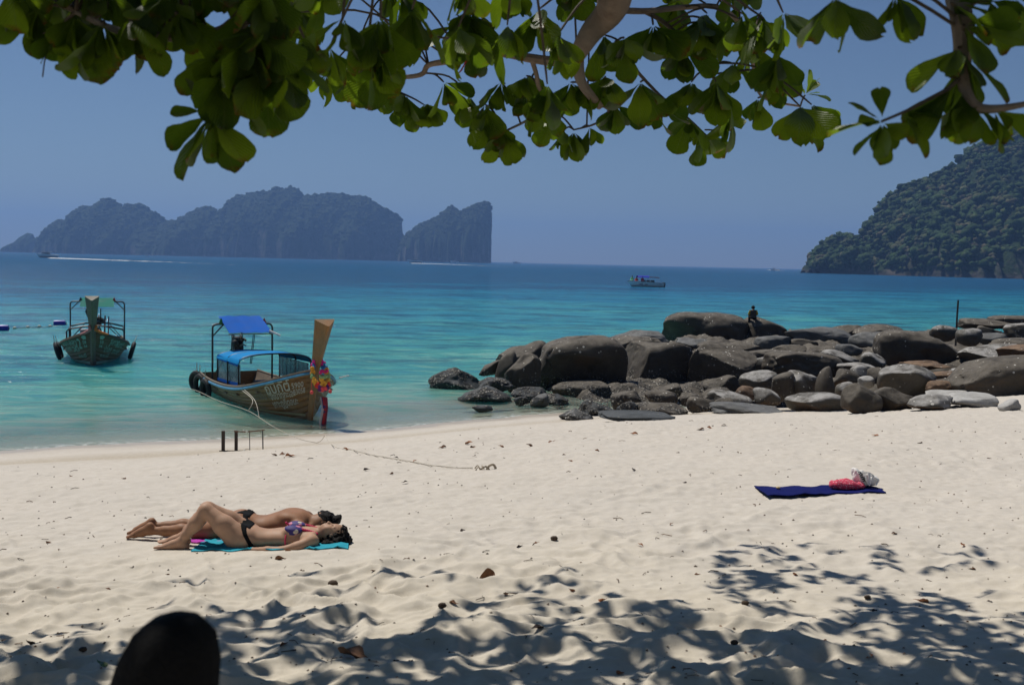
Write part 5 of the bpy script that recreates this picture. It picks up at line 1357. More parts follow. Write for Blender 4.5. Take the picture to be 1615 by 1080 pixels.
# --- woman lying face down behind her, head turned towards the camera
S2 = F_PX / 8.5
B_POS = on_ground(385, 845)
def sunbather_back():
    b = Body((-.94, -.36, -.03), (.80, .36, .32), 0.0068)
    b.mass((-.01, 0, .105), (.14, .165, .085), .03)
    for s in (-1, 1): b.mass((-.035, s * .075, .135), (.105, .082, .078), .03)
    b.mass((.10, 0, .098), (.13, .128, .074), .06); b.mass((.20, 0, .108), (.13, .130, .076), .05, ry=-.18); b.mass((.33, 0, .132), (.15, .150, .098), .05, ry=-.12)
    for s in (-1, 1): b.mass((.37, s * .085, .190), (.085, .055, .040), .04, rz=s * .3)
    b.mass((.43, 0, .140), (.09, .145, .080), .04)
    for s in (-1, 1): b.limb([(.44, s * .07, .15), (.455, s * .165, .135)], [.055, .052], .04)
    for s, dx in ((-1, 0), (1, -.035)):
        y = s * .085
        b.limb([(-.03, y, .10), (-.20, y * 1.0, .085), (-.36 + dx, y * .95, .068)], [.088, .076, .054], .03)
        b.limb([(-.36 + dx, y * .95, .068), (-.47 + dx, y * .9, .070), (-.60 + dx, y * .85, .062), (-.71 + dx, y * .85, .062)], [.052, .052, .038, .028], .02)
        a = (-.715 + dx, y * .85, .066)
        foot(b, a, (a[0] + .0, a[1], .098), (a[0] - .125, a[1], .026), (a[0] - .185, a[1], .004), (0, s, 0))
    # arms folded forward under the head
    b.limb([(.455, -.165, .135), (.50, -.255, .075), (.545, -.285, .040)], [.048, .039, .034], .025); b.limb([(.545, -.285, .040), (.60, -.20, .035), (.645, -.10, .034)], [.033, .030, .022], .015); hand(b, (.645, -.10, .03), (.3, 1, .0), -1)
    b.limb([(.455, .165, .135), (.52, .26, .08), (.57, .29, .042)], [.048, .039, .034], .025); b.limb([(.57, .29, .042), (.64, .20, .038), (.67, .10, .036)], [.033, .030, .022], .015); hand(b, (.67, .10, .03), (.2, -1, .0), 1)
    b.limb([(.45, 0, .165), (.56, -.01, .140)], [.060, .048], .03)
    # head on its side: face to -y, crown to +x
    b.mass((.615, .005, .140), (.092, .084, .076), .03); b.mass((.575, -.045, .125), (.058, .050, .052), .03); b.limb([(.535, -.072, .115), (.545, -.078, .125)], [.024, .024], .02)
    b.limb([(.61, -.084, .125), (.588, -.106, .124)], [.010, .0125], .012); b.limb([(.565, -.088, .112), (.565, -.088, .134)], [.008, .008], .008); b.limb([(.555, -.085, .114), (.555, -.085, .132)], [.008, .008], .008)
    for s in (-1, 1):
        b.mass((.625, -.078, .127 + s * .028), (.013, .012, .015), .01, cut=True); b.mass((.625, -.074, .127 + s * .028), (.010, .010, .012), .004)
    b.mass((.60, .0, .214), (.020, .026, .008), .006); 
    root = thing('person', (B_POS.x, B_POS.y, gz(B_POS.x, B_POS.y) - 0.018), 'woman sunbathing face down behind the other, bare backed with black bikini bottom, dark bun', 'person', 0.0, 'sunbathing women')
    link_mesh('body', b.mesh('body'), SKIN_B, root)
    X, Y, Z = b.grid()
    u = (X - .055) * .93 + (Z - .16) * .36
    band = np.abs(u + .012 * np.cos(Y * 9)) - .015
    tri = np.maximum(np.abs(Y) - np.clip((X + .09) * .55, .006, .09), np.maximum(X - .06, np.maximum(-.11 - X, .11 - Z)))
    link_mesh('bikini_bottom', b.mesh('bikini_bottom', shell(b, .0095, np.minimum(band, tri))), BLACK_CLOTH, root)
    hb = Body((.50, -.13, .02), (.84, .14, .30), 0.006)
    hb.mass((.625, .015, .150), (.092, .088, .082), .02); hb.mass((.725, .0, .165), (.038, .04, .038), .015); hb.mass((.745, -.01, .185), (.022, .025, .022), .012)
    X, Y, Z = hb.grid(); f = hb.f + .006 * fbm(X * 45, Y * 45, Z * 45, oct=2, seed=8)
    keep = .578 - X + (.215 - Z) * .75 * (Y < .05) - np.clip(Y - .03, 0, 1)
    link_mesh('hair', hb.mesh('hair', np.maximum(f, np.minimum(keep, 1))), HAIR, root)
    MB().ball((.56, -.092, .123), (.006, .006, .018), 8, 6).build('lips', plain('lips', (0.42, 0.13, 0.11), .4), root)
    MB().tube([(.632, -.084, .155), (.634, -.088, .128), (.632, -.084, .10)], .006, 5).build('eyebrows', HAIR, root)
    return root
sunbather_back()

# --- towels, draped on the sand
def cloth(name, quad, nx, ny, seed, mat, label, cat, lift=0.018, amp=0.02, thick=0.008, fold=None, flat=None):
    """a towel whose corners lie at the given points, creased and resting on the sand's relief"""
    c = [Vector(q) for q in quad]; P = np.zeros((ny, nx, 3)); o = sum(c, Vector()) / 4
    for j in range(ny):
        for i in range(nx):
            s, t = i / (nx - 1), j / (ny - 1)
            p = c[0].lerp(c[1], s).lerp(c[3].lerp(c[2], s), t)
            ed = 0.035 * math.sin(s * 23 + seed) * (abs(t - .5) * 2) ** 3
            p.y += ed * .9; P[j, i] = (p.x, p.y, 0)
    relief = ground_z(P[..., 0], P[..., 1]) + np.maximum(sand_relief(P[..., 0], P[..., 1]), -.01)
    w = fbm(P[..., 0] * 7, P[..., 1] * 9, oct=3, seed=seed); rid = np.clip(0.35 - np.abs(fbm(P[..., 0] * 4.5 + 3, P[..., 1] * 3, oct=2, seed=seed + 7)), 0, 1) ** 2 * 6
    k = np.ones_like(w) if flat is None else flat(P)
    P[..., 2] = relief + lift + amp * (0.35 * np.clip(w, -.4, 2) + rid) * k
    P -= np.array(o * 1.0) * np.array([1, 1, 0]); 
    oz = float(np.mean(P[..., 2])); P[..., 2] -= oz
    ob = sheet(P, thick).build(name, mat, loc=(o.x, o.y, oz)); tag(ob, label, cat); return ob
def towel_mat(name, c): return plain(name, c, 0.95, 0.22, 5, 0, 0.5, 0.1)
TURQ, PINK, NAVY = towel_mat('turquoise_towelling', (0.035, 0.32, 0.42)), towel_mat('magenta_towelling', (0.42, 0.06, 0.36)), towel_mat('navy_cloth', (0.006, 0.010, 0.095))
def g_(u, v): return on_ground(u, v)
cloth('towel', [g_(303, 871), g_(549, 867), g_(551, 846), g_(330, 848)], 70, 26, 5, TURQ, 'crumpled turquoise towel under the woman with raised knees', 'towel', 0.010, 0.020)
cloth('towel', [g_(298, 857), g_(520, 852), g_(525, 838), g_(312, 841)], 50, 20, 9, PINK, 'magenta pink towel under the woman lying face down', 'towel', 0.010, 0.014)
nt = cloth('towel', [g_(1212, 780), g_(1396, 774), g_(1380, 766), g_(1190, 766)], 70, 22, 13, NAVY, 'dark navy towel spread alone on the open sand', 'towel', 0.006, 0.012)
MB().ball((0, 0, 0), (.022, .02, .012), 8, 6).build('coin', plain('shell_tan', (0.5, 0.36, 0.18), .5), loc=None)
sh_ = bpy.data.objects['coin']; sh_.name = 'shell'; q = on_ground(1227, 771); sh_.location = (q.x, q.y, sand_z(q.x, q.y) + .05); tag(sh_, 'small tan shell lying on the left end of the navy towel', 'shell')
# coral cloth and white bag on it
CORAL = NT('coral_print'); _v = CORAL.coord('Object'); CORAL = CORAL.done(CORAL.mix(CORAL.maprange(CORAL.voro(_v, 60), .25, .4), (0.75, 0.35, 0.38), (0.60, 0.045, 0.095)), .85, CORAL.bump(CORAL.noise(_v, 30), .4, .01))
q = on_ground(1334, 770)
cb = Body((-.20, -.12, -.02), (.24, .12, .12), .007); cb.mass((-.02, 0, .015), (.13, .085, .055), .03); cb.mass((-.09, 0, .01), (.07, .06, .035), .03); cb.mass((.10, 0, .008), (.09, .045, .028), .03)
X, Y, Z = cb.grid(); cf = cb.f + .010 * fbm(X * 22, Y * 22, Z * 22, oct=2, seed=2)
o = link_mesh('folded_cloth', cb.mesh('folded_cloth', cf), CORAL, None, (q.x, q.y, sand_z(q.x, q.y) + .035)); tag(o, 'bunched coral red patterned cloth on the navy towel', 'cloth')
q = on_ground(1362, 768); bag = thing('tote_bag', (q.x, q.y + .03, sand_z(q.x, q.y) + .03), 'slumped white canvas bag with black lettering beside the coral cloth', 'bag', 0.1); bag.scale = (.88, .88, .88)
CANVAS = plain('white_canvas', (0.74, 0.72, 0.68), .9, .08, 9, 0, .3)
bb = Body((-.17, -.14, -.02), (.20, .16, .22), .007); bb.mass((.05, 0, .04), (.12, .09, .05), .04); bb.mass((-.035, 0, .07), (.075, .085, .085), .04, ry=-.4); bb.mass((-.075, 0, .12), (.03, .085, .075), .03, ry=-.45); bb.mass((.09, 0, .065), (.07, .07, .04), .03)
X, Y, Z = bb.grid(); bf = bb.f + .012 * fbm(X * 18, Y * 18, Z * 18, oct=2, seed=12)
link_mesh('bag_body', bb.mesh('bag_body', bf), CANVAS, bag)
for y, z in ((-.09, .115), (-.04, .135)): MB().tube(smooth_path([(-.05, y, z), (.02, y - .02, z + .01), (.09, y, z - .02), (.13, y, .06), (.10, y - .03, .02)], 5), .008, 5).build('handle', CANVAS, bag)
MB().tube(smooth_path([(.02, -.10, .15), (.015, -.12, .08), (.02, -.115, .02)], 5), .018, 6).build('strap', CANVAS, bag)
for i, (z, w) in enumerate(((.155, .020), (.135, .026), (.115, .018), (.095, .028), (.075, .022), (.055, .016))):
    MB().tube([(-.100 + .024 * i * .5, -.088, z), (-.092 + .024 * i * .5 + w * .5, -.094, z + .008), (-.085 + .024 * i * .5 + w, -.090, z - .006)], .0055, 5).build('lettering', BLACK_CLOTH, bag)

# --- person seated on the far boulder, seen from behind
def seated():
    top = at(1188, 501, 52.4); b = Body((-.34, -.40, -.42), (.34, .62, .80), 0.017)
    b.mass((0, 0, .10), (.17, .13, .12), .05); b.mass((0, .03, .26), (.15, .11, .18), .06); b.mass((0, .06, .42), (.19, .11, .14), .06)
    b.limb([(0, .08, .52), (0, .11, .60)], [.055, .052], .03); b.mass((0, .13, .68), (.075, .09, .10), .03); b.mass((0, .20, .66), (.03, .03, .04), .02)
    for s in (-1, 1):
        b.mass((s * .078, .13, .67), (.012, .02, .03), .01)
        b.limb([(s * .17, .06, .47), (s * .235, .10, .27), (s * .20, .28, .16)], [.055, .043, .035], .03); b.limb([(s * .20, .28, .16), (s * .17, .36, .17)], [.032, .026], .02)
        for i in range(4): b.limb([(s * .17 + (i - 1.5) * .014, .36, .165), (s * .17 + (i - 1.5) * .016, .42, .13 - .004 * i)], [.011, .009], .008)
        b.limb([(s * .15, .35, .17), (s * .12, .39, .165)], [.013, .010], .01)
        b.limb([(s * .10, .02, .09), (s * .13, .40, .17)], [.095, .065], .04); b.limb([(s * .13, .40, .17), (s * .13, .48, -.22)], [.062, .040], .03); b.limb([(s * .13, .47, -.25), (s * .14, .60, -.28)], [.04, .03], .03)
    root = thing('person', top - Vector((0, 0, .05)), 'person seated on the crowning boulder facing the sea, dark vest over yellow sleeves', 'person'); root.scale = (.84, .84, .80)
    link_mesh('body', b.mesh('body'), SKIN_B, root)
    X, Y, Z = b.grid()
    vest = np.maximum(np.maximum(np.abs(X) - .178, .06 - Z), Z - .53)
    link_mesh('vest', b.mesh('vest', shell(b, .020, vest)), plain('olive_vest', (0.045, 0.044, 0.035), .9), root)
    sl = np.maximum(np.maximum(.172 - np.abs(X), .24 - Z), Z - .50)
    link_mesh('sleeves', b.mesh('sleeves', shell(b, .022, sl)), plain('yellow_shirt', (0.40, 0.32, 0.03), .9), root)
    tr = np.maximum(Z - .19, np.where(Y < .45, -1, Y - .62)); link_mesh('trousers', b.mesh('trousers', shell(b, .018, np.maximum(tr, np.where((np.abs(X) > .165) & (Z > .1), 1, -1)))), BLACK_CLOTH, root)
    hr = np.maximum(.615 - Z, (Y - .17) - (Z - .68) * .6); link_mesh('hair', b.mesh('hair', shell(b, .022, hr)), HAIR, root)
seated()

# --- people aboard the speedboat
def boat_person(lx, ly, lz, shirt, label, lean=0.0):
    w = SPEED.matrix_basis @ Vector((lx, ly, lz)); b = Body((-.30, -.30, -.05), (.30, .55, .98), 0.035)
    b.mass((0, 0, .12), (.17, .14, .13), .05); b.mass((0, .02, .36), (.17, .12, .22), .06); b.mass((0, .03, .52), (.20, .11, .10), .06); b.limb([(0, .03, .6), (0, .05, .70)], [.06, .055], .03); b.mass((0, .06, .80), (.085, .10, .12), .03)
    for s in (-1, 1):
        b.limb([(s * .18, .03, .53), (s * .24, .10, .30), (s * .17, .28, .20)], [.06, .05, .04], .03); b.limb([(s * .1, .02, .10), (s * .12, .42, .12), (s * .12, .46, .02)], [.10, .07, .05], .04)
    root = thing('person', w, label, 'person', lean, 'people aboard the white speedboat')
    link_mesh('body', b.mesh('body'), SKIN_B, root); X, Y, Z = b.grid()
    link_mesh('shirt', b.mesh('shirt', shell(b, .04, np.maximum(.08 - Z, Z - .62))), plain('shirt_%d' % int(shirt[0] * 100), shirt, .85), root)
    link_mesh('hair', b.mesh('hair', shell(b, .04, np.maximum(.79 - Z + (Y - .06) * .8, -1))), HAIR, root)
q = sbL
boat_person(-q * .085, -.05 * q, q * .165, (0.14, 0.42, 0.20), 'person in a light green shirt sitting at the bow of the speedboat', 2.6)
boat_person(-q * .19, .02 * q, q * .14, (0.45, 0.05, 0.03), 'person in red crouching behind the bow of the speedboat', 3.3)
boat_person(-q * .36, .085 * q, q * .15, (0.50, 0.07, 0.09), 'person in a pink red top sitting at the rail of the speedboat', 2.9)
# ------------------------------------------------------------------ the tree overhead
def leaf_mat(name, dif, trn, spec=0.10):
    m = NT(name); v = m.coord('Object'); u = m.attr('across'); oi = m.node('ShaderNodeObjectInfo')
    n = m.noise(v, 6, 4, 0.6); mid = m.maprange(m.math('ABSOLUTE', u), 0.05, 0.0)
    al = m.attr('along')
    vein = m.math('SINE', m.math('ADD', m.math('MULTIPLY', al, 62.0), m.math('MULTIPLY', m.math('ABSOLUTE', u), -34.0)))
    k = m.math('ADD', m.math('MULTIPLY', m.math('SUBTRACT', m.attr('tone'), 0.5), 0.7), m.math('MULTIPLY', m.math('SUBTRACT', n, 0.5), 0.5))
    def vary(c): return m.mix(m.math('ADD', 0.5, k, clamp=True), tuple(x * .62 for x in c), (min(1, c[0] * 1.7), c[1] * 1.35, c[2] * 1.1))
    dc = m.mix(m.math('MULTIPLY', mid, 0.5), vary(dif), (0.16, 0.19, 0.06)); tc = m.mix(m.math('MULTIPLY', mid, 0.5), vary(trn), (0.08, 0.12, 0.02))
    tip = m.math('MULTIPLY', m.maprange(al, 0.86, 1.0), m.maprange(n, 0.52, 0.62)); dc = m.mix(tip, dc, (0.14, 0.07, 0.02)); tc = m.mix(tip, tc, (0.16, 0.07, 0.01))
    nb = m.bump(m.math('ADD', m.math('MULTIPLY', vein, 0.5), mid), 0.35, 0.004)
    d = m.node('ShaderNodeBsdfDiffuse', {'Color': dc, 'Normal': nb}); t = m.node('ShaderNodeBsdfTranslucent', {'Color': tc, 'Normal': nb}); g = m.node('ShaderNodeBsdfGlossy', {'Roughness': 0.42, 'Normal': nb})
    a = m.node('ShaderNodeMixShader', {0: 0.5, 1: d.outputs[0], 2: t.outputs[0]})
    b = m.node('ShaderNodeMixShader', {0: m.math('MULTIPLY', m.node('ShaderNodeLayerWeight', {'Blend': 0.3, 'Normal': nb}).outputs['Fresnel'], spec * 1.3), 1: a.outputs[0], 2: g.outputs[0]})
    m.l.new(b.outputs[0], m.out.inputs['Surface']); return m.m
LEAF = leaf_mat('sea_almond_leaf', (0.030, 0.060, 0.012), (0.14, 0.265, 0.012), 0.05)
BARK = NT('tree_bark'); _v = BARK.coord('Object'); _n = BARK.noise(_v, 14, 5, 0.65); _m2 = BARK.noise(_v, 3, 3)
BARK = BARK.done(BARK.mix(BARK.maprange(_m2, .4, .6), BARK.ramp(_n, [(0.3, (0.12, 0.085, 0.062)), (0.7, (0.26, 0.195, 0.15))]), (0.15, 0.13, 0.11)), 0.85, BARK.bump(_n, 0.6, 0.02), 0.2)
TWIG = plain('twig_bark', (0.075, 0.058, 0.042), 0.85, 0.4, 20)

def leaf_template(seed, droop, fold, curl):
    """obovate blade, broad towards a blunt or notched tip, on a short stalk; lies along +x, upper face +z, length 1"""
    rnd = np.random.RandomState(seed)
    al = np.array([0, .06, .18, .34, .5, .64, .76, .86, .94, 1.0]); w = np.array([.012, .018, .07, .14, .205, .255, .275, .25, .175, .05]) * rnd.uniform(.92, 1.12)
    ac = np.array([-1, -.5, 0, .5, 1.0]); V = []; tips = rnd.uniform(-.03, .02)
    for i, (a, ww) in enumerate(zip(al, w)):
        for c in ac:
            wave = .014 * math.sin(a * 14 + seed + c * 2) * abs(c) * (a > .15)
            x = a - (.05 + tips) * (a > .97) * (1 - abs(c)) * (seed % 3 == 0)
            V.append((x, c * ww * (1 + .06 * math.sin(a * 11 + seed * 2 + (c > 0) * 2)), -droop * a * a + fold * abs(c) * ww + wave + curl * c * c * a * .12))
    F_ = grid_faces(len(al), 5)
    return np.array(V), F_, np.repeat(al, 5), np.tile(ac, len(al)) * np.repeat(np.clip(w * 4, 0, 1), 5)
TEMPL = [leaf_template(i, d, f, c) for i, (d, f, c) in enumerate(((.10, .30, .2), (.22, .15, -.6), (.05, .38, .5), (.30, .22, .0), (-.06, .25, -.4), (.16, .05, .9), (.38, .30, -.8), (.12, .2, .4)))]
COARSE = [(v.reshape(10, 5, 3)[[0, 3, 5, 7, 9]][:, [0, 2, 4]].reshape(-1, 3), grid_faces(5, 3), al.reshape(10, 5)[[0, 3, 5, 7, 9]][:, [0, 2, 4]].ravel(), ac.reshape(10, 5)[[0, 3, 5, 7, 9]][:, [0, 2, 4]].ravel()) for v, f, al, ac in TEMPL]
def leaf_mesh(parts, name):
    """parts: list of (template index, 4x4 matrix, tone)"""
    Vs, Fs, A, C, T, n = [], [], [], [], [], 0
    for ti, M, tone in parts:
        v, f, al, ac = TEMPL[ti] if ti >= 0 else COARSE[-1 - ti]; M = np.array(M)
        Vs.append(v @ M[:3, :3].T + M[:3, 3]); Fs.append(f + n); n += len(v); A.append(al); C.append(ac); T.append(np.full(len(v), tone))
    me = mesh_np(name, np.concatenate(Vs), np.concatenate(Fs))
    for nm, q in (('along', A), ('across', C), ('tone', T)): me.attributes.new(nm, 'FLOAT', 'POINT').data.foreach_set('value', np.concatenate(q).astype(np.float32))
    me.materials.append(LEAF); me.polygons.foreach_set('use_smooth', np.ones(len(me.polygons), bool)); return me
LEAF_ME = [leaf_mesh([(i, np.eye(4), t)], 'leaf') for i in range(8) for t in (.15, .5, .85)]

trnd = random.Random(21)
def rosette(p, d, n, L, spread=1.0, rr=trnd):
    """whorl of leaves at a twig end: returns leaf matrices"""
    p, d = Vector(p), Vector(d).normalized(); out = []
    s = d.cross(Vector((0, 0, 1))); s = s.normalized() if s.length > .05 else Vector((1, 0, 0)); q = d.cross(s)
    ph = rr.uniform(0, 6.28)
    for k in range(n):
        a = ph + k * 2.399; tilt = (0.35 + 0.75 * (k / n)) * spread
        r = s * math.cos(a) + q * math.sin(a)
        x = (d * math.cos(tilt) + r * math.sin(tilt) + Vector((rr.gauss(0, .12), rr.gauss(0, .12), rr.gauss(0, .10) - .30))).normalized()
        up = (Vector((0, 0, 1)) * .7 + d * .5 + Vector((rr.gauss(0, .3), rr.gauss(0, .3), 0)))
        y = up.cross(x); y = y.normalized() if y.length > .05 else s; z = x.cross(y)
        ln = L * (0.62 + 0.5 * rr.random()) * (1.0 if k > 1 else .7)
        M = Matrix(((x.x, y.x, z.x, 0), (x.y, y.y, z.y, 0), (x.z, y.z, z.z, 0), (0, 0, 0, 1)))
        M = Matrix.Translation(p + x * .012) @ M @ Matrix.Diagonal((ln, ln * rr.uniform(.95, 1.2), ln, 1))
        out.append(M)
    return out

TREE_AT = Vector((1.7, -2.2, gz(1.7, -2.2)))
tree = thing('sea_almond_tree', TREE_AT, 'broad leaved shore tree overhead, dark hanging leaves framing the top of the photo', 'tree')
def wpart(mb, name, mat): o = mb.build(name, mat, tree, loc=-TREE_AT); return o
T_ = TREE_AT
MB_ = MB().tube(smooth_path([T_ + Vector((0, 0, -.3)), T_ + Vector((.02, .05, .5)), T_ + Vector((-.1, .3, 1.7)), T_ + Vector((-.25, .8, 2.9)), T_ + Vector((-.4, 1.5, 3.9))], 5), list(np.linspace(.30, .17, 21)), 14)
wpart(MB_, 'trunk', BARK)
fork = T_ + Vector((-.4, 1.5, 3.9))
def limb(pts, r0, r1, name='branch', n=8, m=5):
    P = smooth_path(pts, m); wpart(MB().tube(P, list(np.linspace(r0, r1, len(P))), n), name, BARK if r0 > .012 else TWIG); return P
SKEL = []
main = limb([fork - Vector((.1, .3, .35)), fork + Vector((-.1, .9, .7)), Vector((.75, 2.6, 6.3)), at(985, -150, 4.3), at(972, -25, 4.8), at(962, 18, 5.0), at(932, 52, 5.1), at(908, 92, 5.3)], .15, .036, n=12)
m2 = limb([at(910, 88, 5.3), at(912, 112, 5.35), at(920, 135, 5.45), at(946, 168, 5.6)], .036, .020)
l1 = limb([at(904, 96, 5.3), at(872, 97, 5.35), at(835, 92, 5.4), at(788, 84, 5.5), at(745, 90, 5.6), at(708, 97, 5.7), at(676, 103, 5.8), at(664, 118, 5.85), at(625, 122, 6.0), at(560, 118, 6.2), at(505, 116, 6.4)], .026, .008)
l2 = limb([at(838, 92, 5.4), at(846, 118, 5.5), at(850, 138, 5.6), at(862, 160, 5.7), at(840, 185, 5.8), at(795, 208, 5.9)], .014, .006)
l3 = limb([at(965, 16, 5.0), at(1020, 18, 5.2), at(1080, 12, 5.4), at(1140, 14, 5.6), at(1180, 60, 5.8), at(1190, 120, 6.0), at(1205, 155, 6.2), at(1262, 168, 6.4)], .016, .006)
l4 = limb([at(1015, 18, 5.2), at(1050, 38, 5.3), at(1085, 75, 5.5), at(1120, 118, 5.7), at(1145, 145, 5.9), at(1148, 200, 6.2), at(1112, 205, 6.4)], .012, .005)
l5 = limb([at(972, 66, 5.1), at(992, 98, 5.3), at(1040, 150, 5.7), at(1080, 182, 6.0), at(1115, 215, 6.2)], .010, .005)
l6 = limb([at(980, -120, 4.4), at(1250, -80, 3.9), at(1480, -60, 3.4), at(1510, 0, 3.2), at(1519, 60, 3.1), at(1518, 120, 3.05), at(1535, 165, 3.0), at(1570, 172, 3.0), at(1640, 160, 3.0)], .05, .006)
l7 = limb([at(1518, 118, 3.05), at(1495, 140, 3.0), at(1462, 158, 3.0), at(1432, 174, 3.0), at(1390, 192, 3.0)], .007, .004, 'twig')
l8 = limb([at(975, -130, 4.5), at(700, -90, 4.0), at(480, -60, 3.6), at(400, 10, 3.45), at(370, 40, 3.4), at(330, 55, 3.4), at(210, 55, 3.3), at(120, 20, 3.3)], .05, .007)
l9 = limb([at(375, 40, 3.4), at(395, 75, 3.4), at(390, 140, 3.35), at(345, 168, 3.3), at(332, 180, 3.3)], .008, .004, 'twig')
l10 = limb([at(1180, -75, 4.0), at(1305, -40, 3.3), at(1320, -5, 3.2)], .008, .004, 'twig'); l11 = limb([at(1300, -72, 3.7), at(1400, -35, 3.2), at(1412, -8, 3.1)], .008, .004, 'twig')
l12 = limb([at(945, 165, 5.6), at(960, 175, 5.9), at(940, 195, 6.2), at(905, 205, 6.4)], .010, .005, 'twig')
l13 = limb([at(560, 118, 6.2), at(640, 150, 6.1), at(668, 165, 6.2)], .007, .004, 'twig')
for P in (main[20:], m2, l1, l2, l3, l4, l5, l6, l7, l8, l9, l12, l13): SKEL += P
SK = np.array([p[:] for p in SKEL])

# whorls of leaves the photograph shows: u, v, distance, leaf length, number, direction of hang (image right, down)
W_ = [
 (60, 15, 3.3, .19, 6, -.5, .9), (30, 8, 3.4, .17, 4, -.9, .5), (120, 25, 3.3, .22, 7, -.1, 1.0), (160, 35, 3.25, .22, 6, .2, 1.0), (95, 50, 3.3, .18, 5, -.3, 1.0), (205, 30, 3.3, .20, 6, .3, .9),
 (255, 0, 3.3, .22, 5, 0, 1.0), (280, 20, 3.25, .20, 4, .1, 1.0), (340, 85, 3.35, .20, 6, -.4, .9), (395, 70, 3.3, .24, 7, .1, 1.0), (440, 85, 3.4, .22, 6, .4, .9), (332, 180, 3.3, .235, 7, .0, 1.0), (326, 176, 3.35, .17, 1, -1.0, -.7), (350, 120, 3.3, .24, 6, .0, 1.0), (420, 110, 3.35, .24, 6, .1, 1.0), (370, 110, 3.4, .20, 5, -.2, 1.0),
 (480, 60, 3.6, .22, 6, .3, .9), (540, 30, 3.8, .22, 6, 0, 1.0), (600, 30, 3.9, .24, 7, .1, 1.0), (650, 15, 4.2, .22, 6, .2, .9), (520, 75, 4.4, .2, 6, .0, 1.0), (580, 75, 4.0, .24, 5, .2, 1.0),
 (515, 118, 6.4, .19, 5, -.3, 1.0), (560, 125, 6.2, .20, 6, .1, 1.0), (610, 128, 6.1, .20, 6, 0, 1.0), (640, 150, 6.1, .19, 6, .0, 1.0), (672, 162, 6.2, .20, 6, .3, 1.0), (700, 130, 5.9, .20, 5, .4, 1.0), (715, 40, 5.6, .21, 6, -.3, .8), (722, 25, 5.4, .22, 5, .6, .6), (745, 60, 5.5, .2, 5, 0, 1.0),
 (740, 150, 6.0, .19, 5, .3, 1.0), (765, 165, 5.9, .20, 6, -.3, 1.0), (778, 195, 5.9, .20, 7, .0, 1.0), (795, 208, 5.9, .19, 6, .2, 1.0), (790, 130, 5.8, .2, 5, .1, .9), (830, 120, 5.7, .21, 6, .1, 1.0), (850, 165, 5.8, .2, 6, .2, 1.0), (800, 40, 4.6, .22, 6, .1, 1.0), (850, 15, 4.8, .22, 6, 0, 1.0), (880, 55, 4.7, .22, 5, .3, .9),
 (890, 205, 6.5, .18, 6, -.1, 1.0), (905, 208, 6.4, .19, 6, .1, 1.0), (930, 200, 6.4, .18, 5, .4, 1.0), (870, 180, 6.3, .19, 5, -.1, 1.0), (900, 130, 5.6, .2, 5, .2, .8), (955, 120, 5.6, .2, 6, .1, 1.0), (970, 165, 5.9, .2, 6, .2, 1.0), (985, 60, 5.1, .22, 5, .0, 1.0), (1010, 130, 5.6, .21, 6, .1, 1.0), (1030, 40, 5.2, .22, 6, .1, 1.0), (1040, 160, 5.8, .2, 6, .2, 1.0),
 (1075, 70, 5.4, .21, 6, .3, .9), (1090, 130, 5.7, .2, 6, .0, 1.0), (1110, 30, 5.2, .22, 6, .1, 1.0), (1085, 185, 6.0, .19, 5, .0, 1.0), (1115, 212, 6.2, .19, 7, .2, 1.0), (1105, 205, 6.4, .17, 5, -.5, .8), (1150, 180, 6.0, .2, 6, .1, 1.0), (1155, 100, 5.6, .21, 5, .2, 1.0), (1165, 30, 5.0, .22, 6, .0, 1.0), (1195, 155, 6.2, .2, 6, .0, 1.0),
 (1205, 30, 4.7, .22, 6, .1, 1.0), (1225, 85, 5.2, .21, 6, .1, 1.0), (1235, 20, 4.6, .22, 5, .3, 1.0), (1215, 120, 5.6, .20, 6, .4, .8), (1262, 168, 5.2, .22, 7, .1, 1.0), (1280, 165, 5.3, .21, 6, .7, .6), (1270, 150, 6.4, .16, 5, .4, -.6),
 (1318, -5, 3.1, .19, 6, .0, 1.0), (1412, -10, 3.1, .19, 5, .25, 1.0), (1392, 190, 3.0, .16, 3, -.8, -.5), (1390, 192, 3.0, .16, 3, .2, 1.0), (1395, 195, 3.0, .15, 3, -1.0, .35), (1425, 178, 3.0, .15, 3, .8, .2),
 (1520, 40, 3.05, .22, 5, .7, .5), (1512, 75, 3.05, .19, 4, -.5, .9), (1525, 90, 3.05, .21, 4, .5, 1.0), (1500, 5, 3.1, .2, 4, .8, .1), (1505, 135, 3.0, .2, 5, -.2, 1.0), (1540, 165, 3.0, .17, 5, .1, 1.0), (1568, 172, 3.0, .15, 4, .6, .6), (1560, 0, 3.1, .18, 4, .6, .4), (1600, -5, 3.2, .2, 4, .5, .7),
]
def fill_line(u): return np.interp(u, [0, 60, 220, 240, 330, 470, 520, 640, 740, 800, 960, 1100, 1200, 1250, 1262], [-10, 40, 40, -10, 30, 70, 80, 120, 130, 150, 130, 140, 130, 60, -40])
for _ in range(52):
    u = trnd.uniform(10, 1255); v = trnd.uniform(-60, max(-20, fill_line(u)))
    D = trnd.uniform(3.2, 3.7) if u < 450 else trnd.uniform(4.4, 6.8)
    W_.append((u, v, D, trnd.uniform(.18, .23), trnd.randint(5, 7), trnd.uniform(-.3, .4), 1.0))
leaves = []
ctr_twigs = MB()
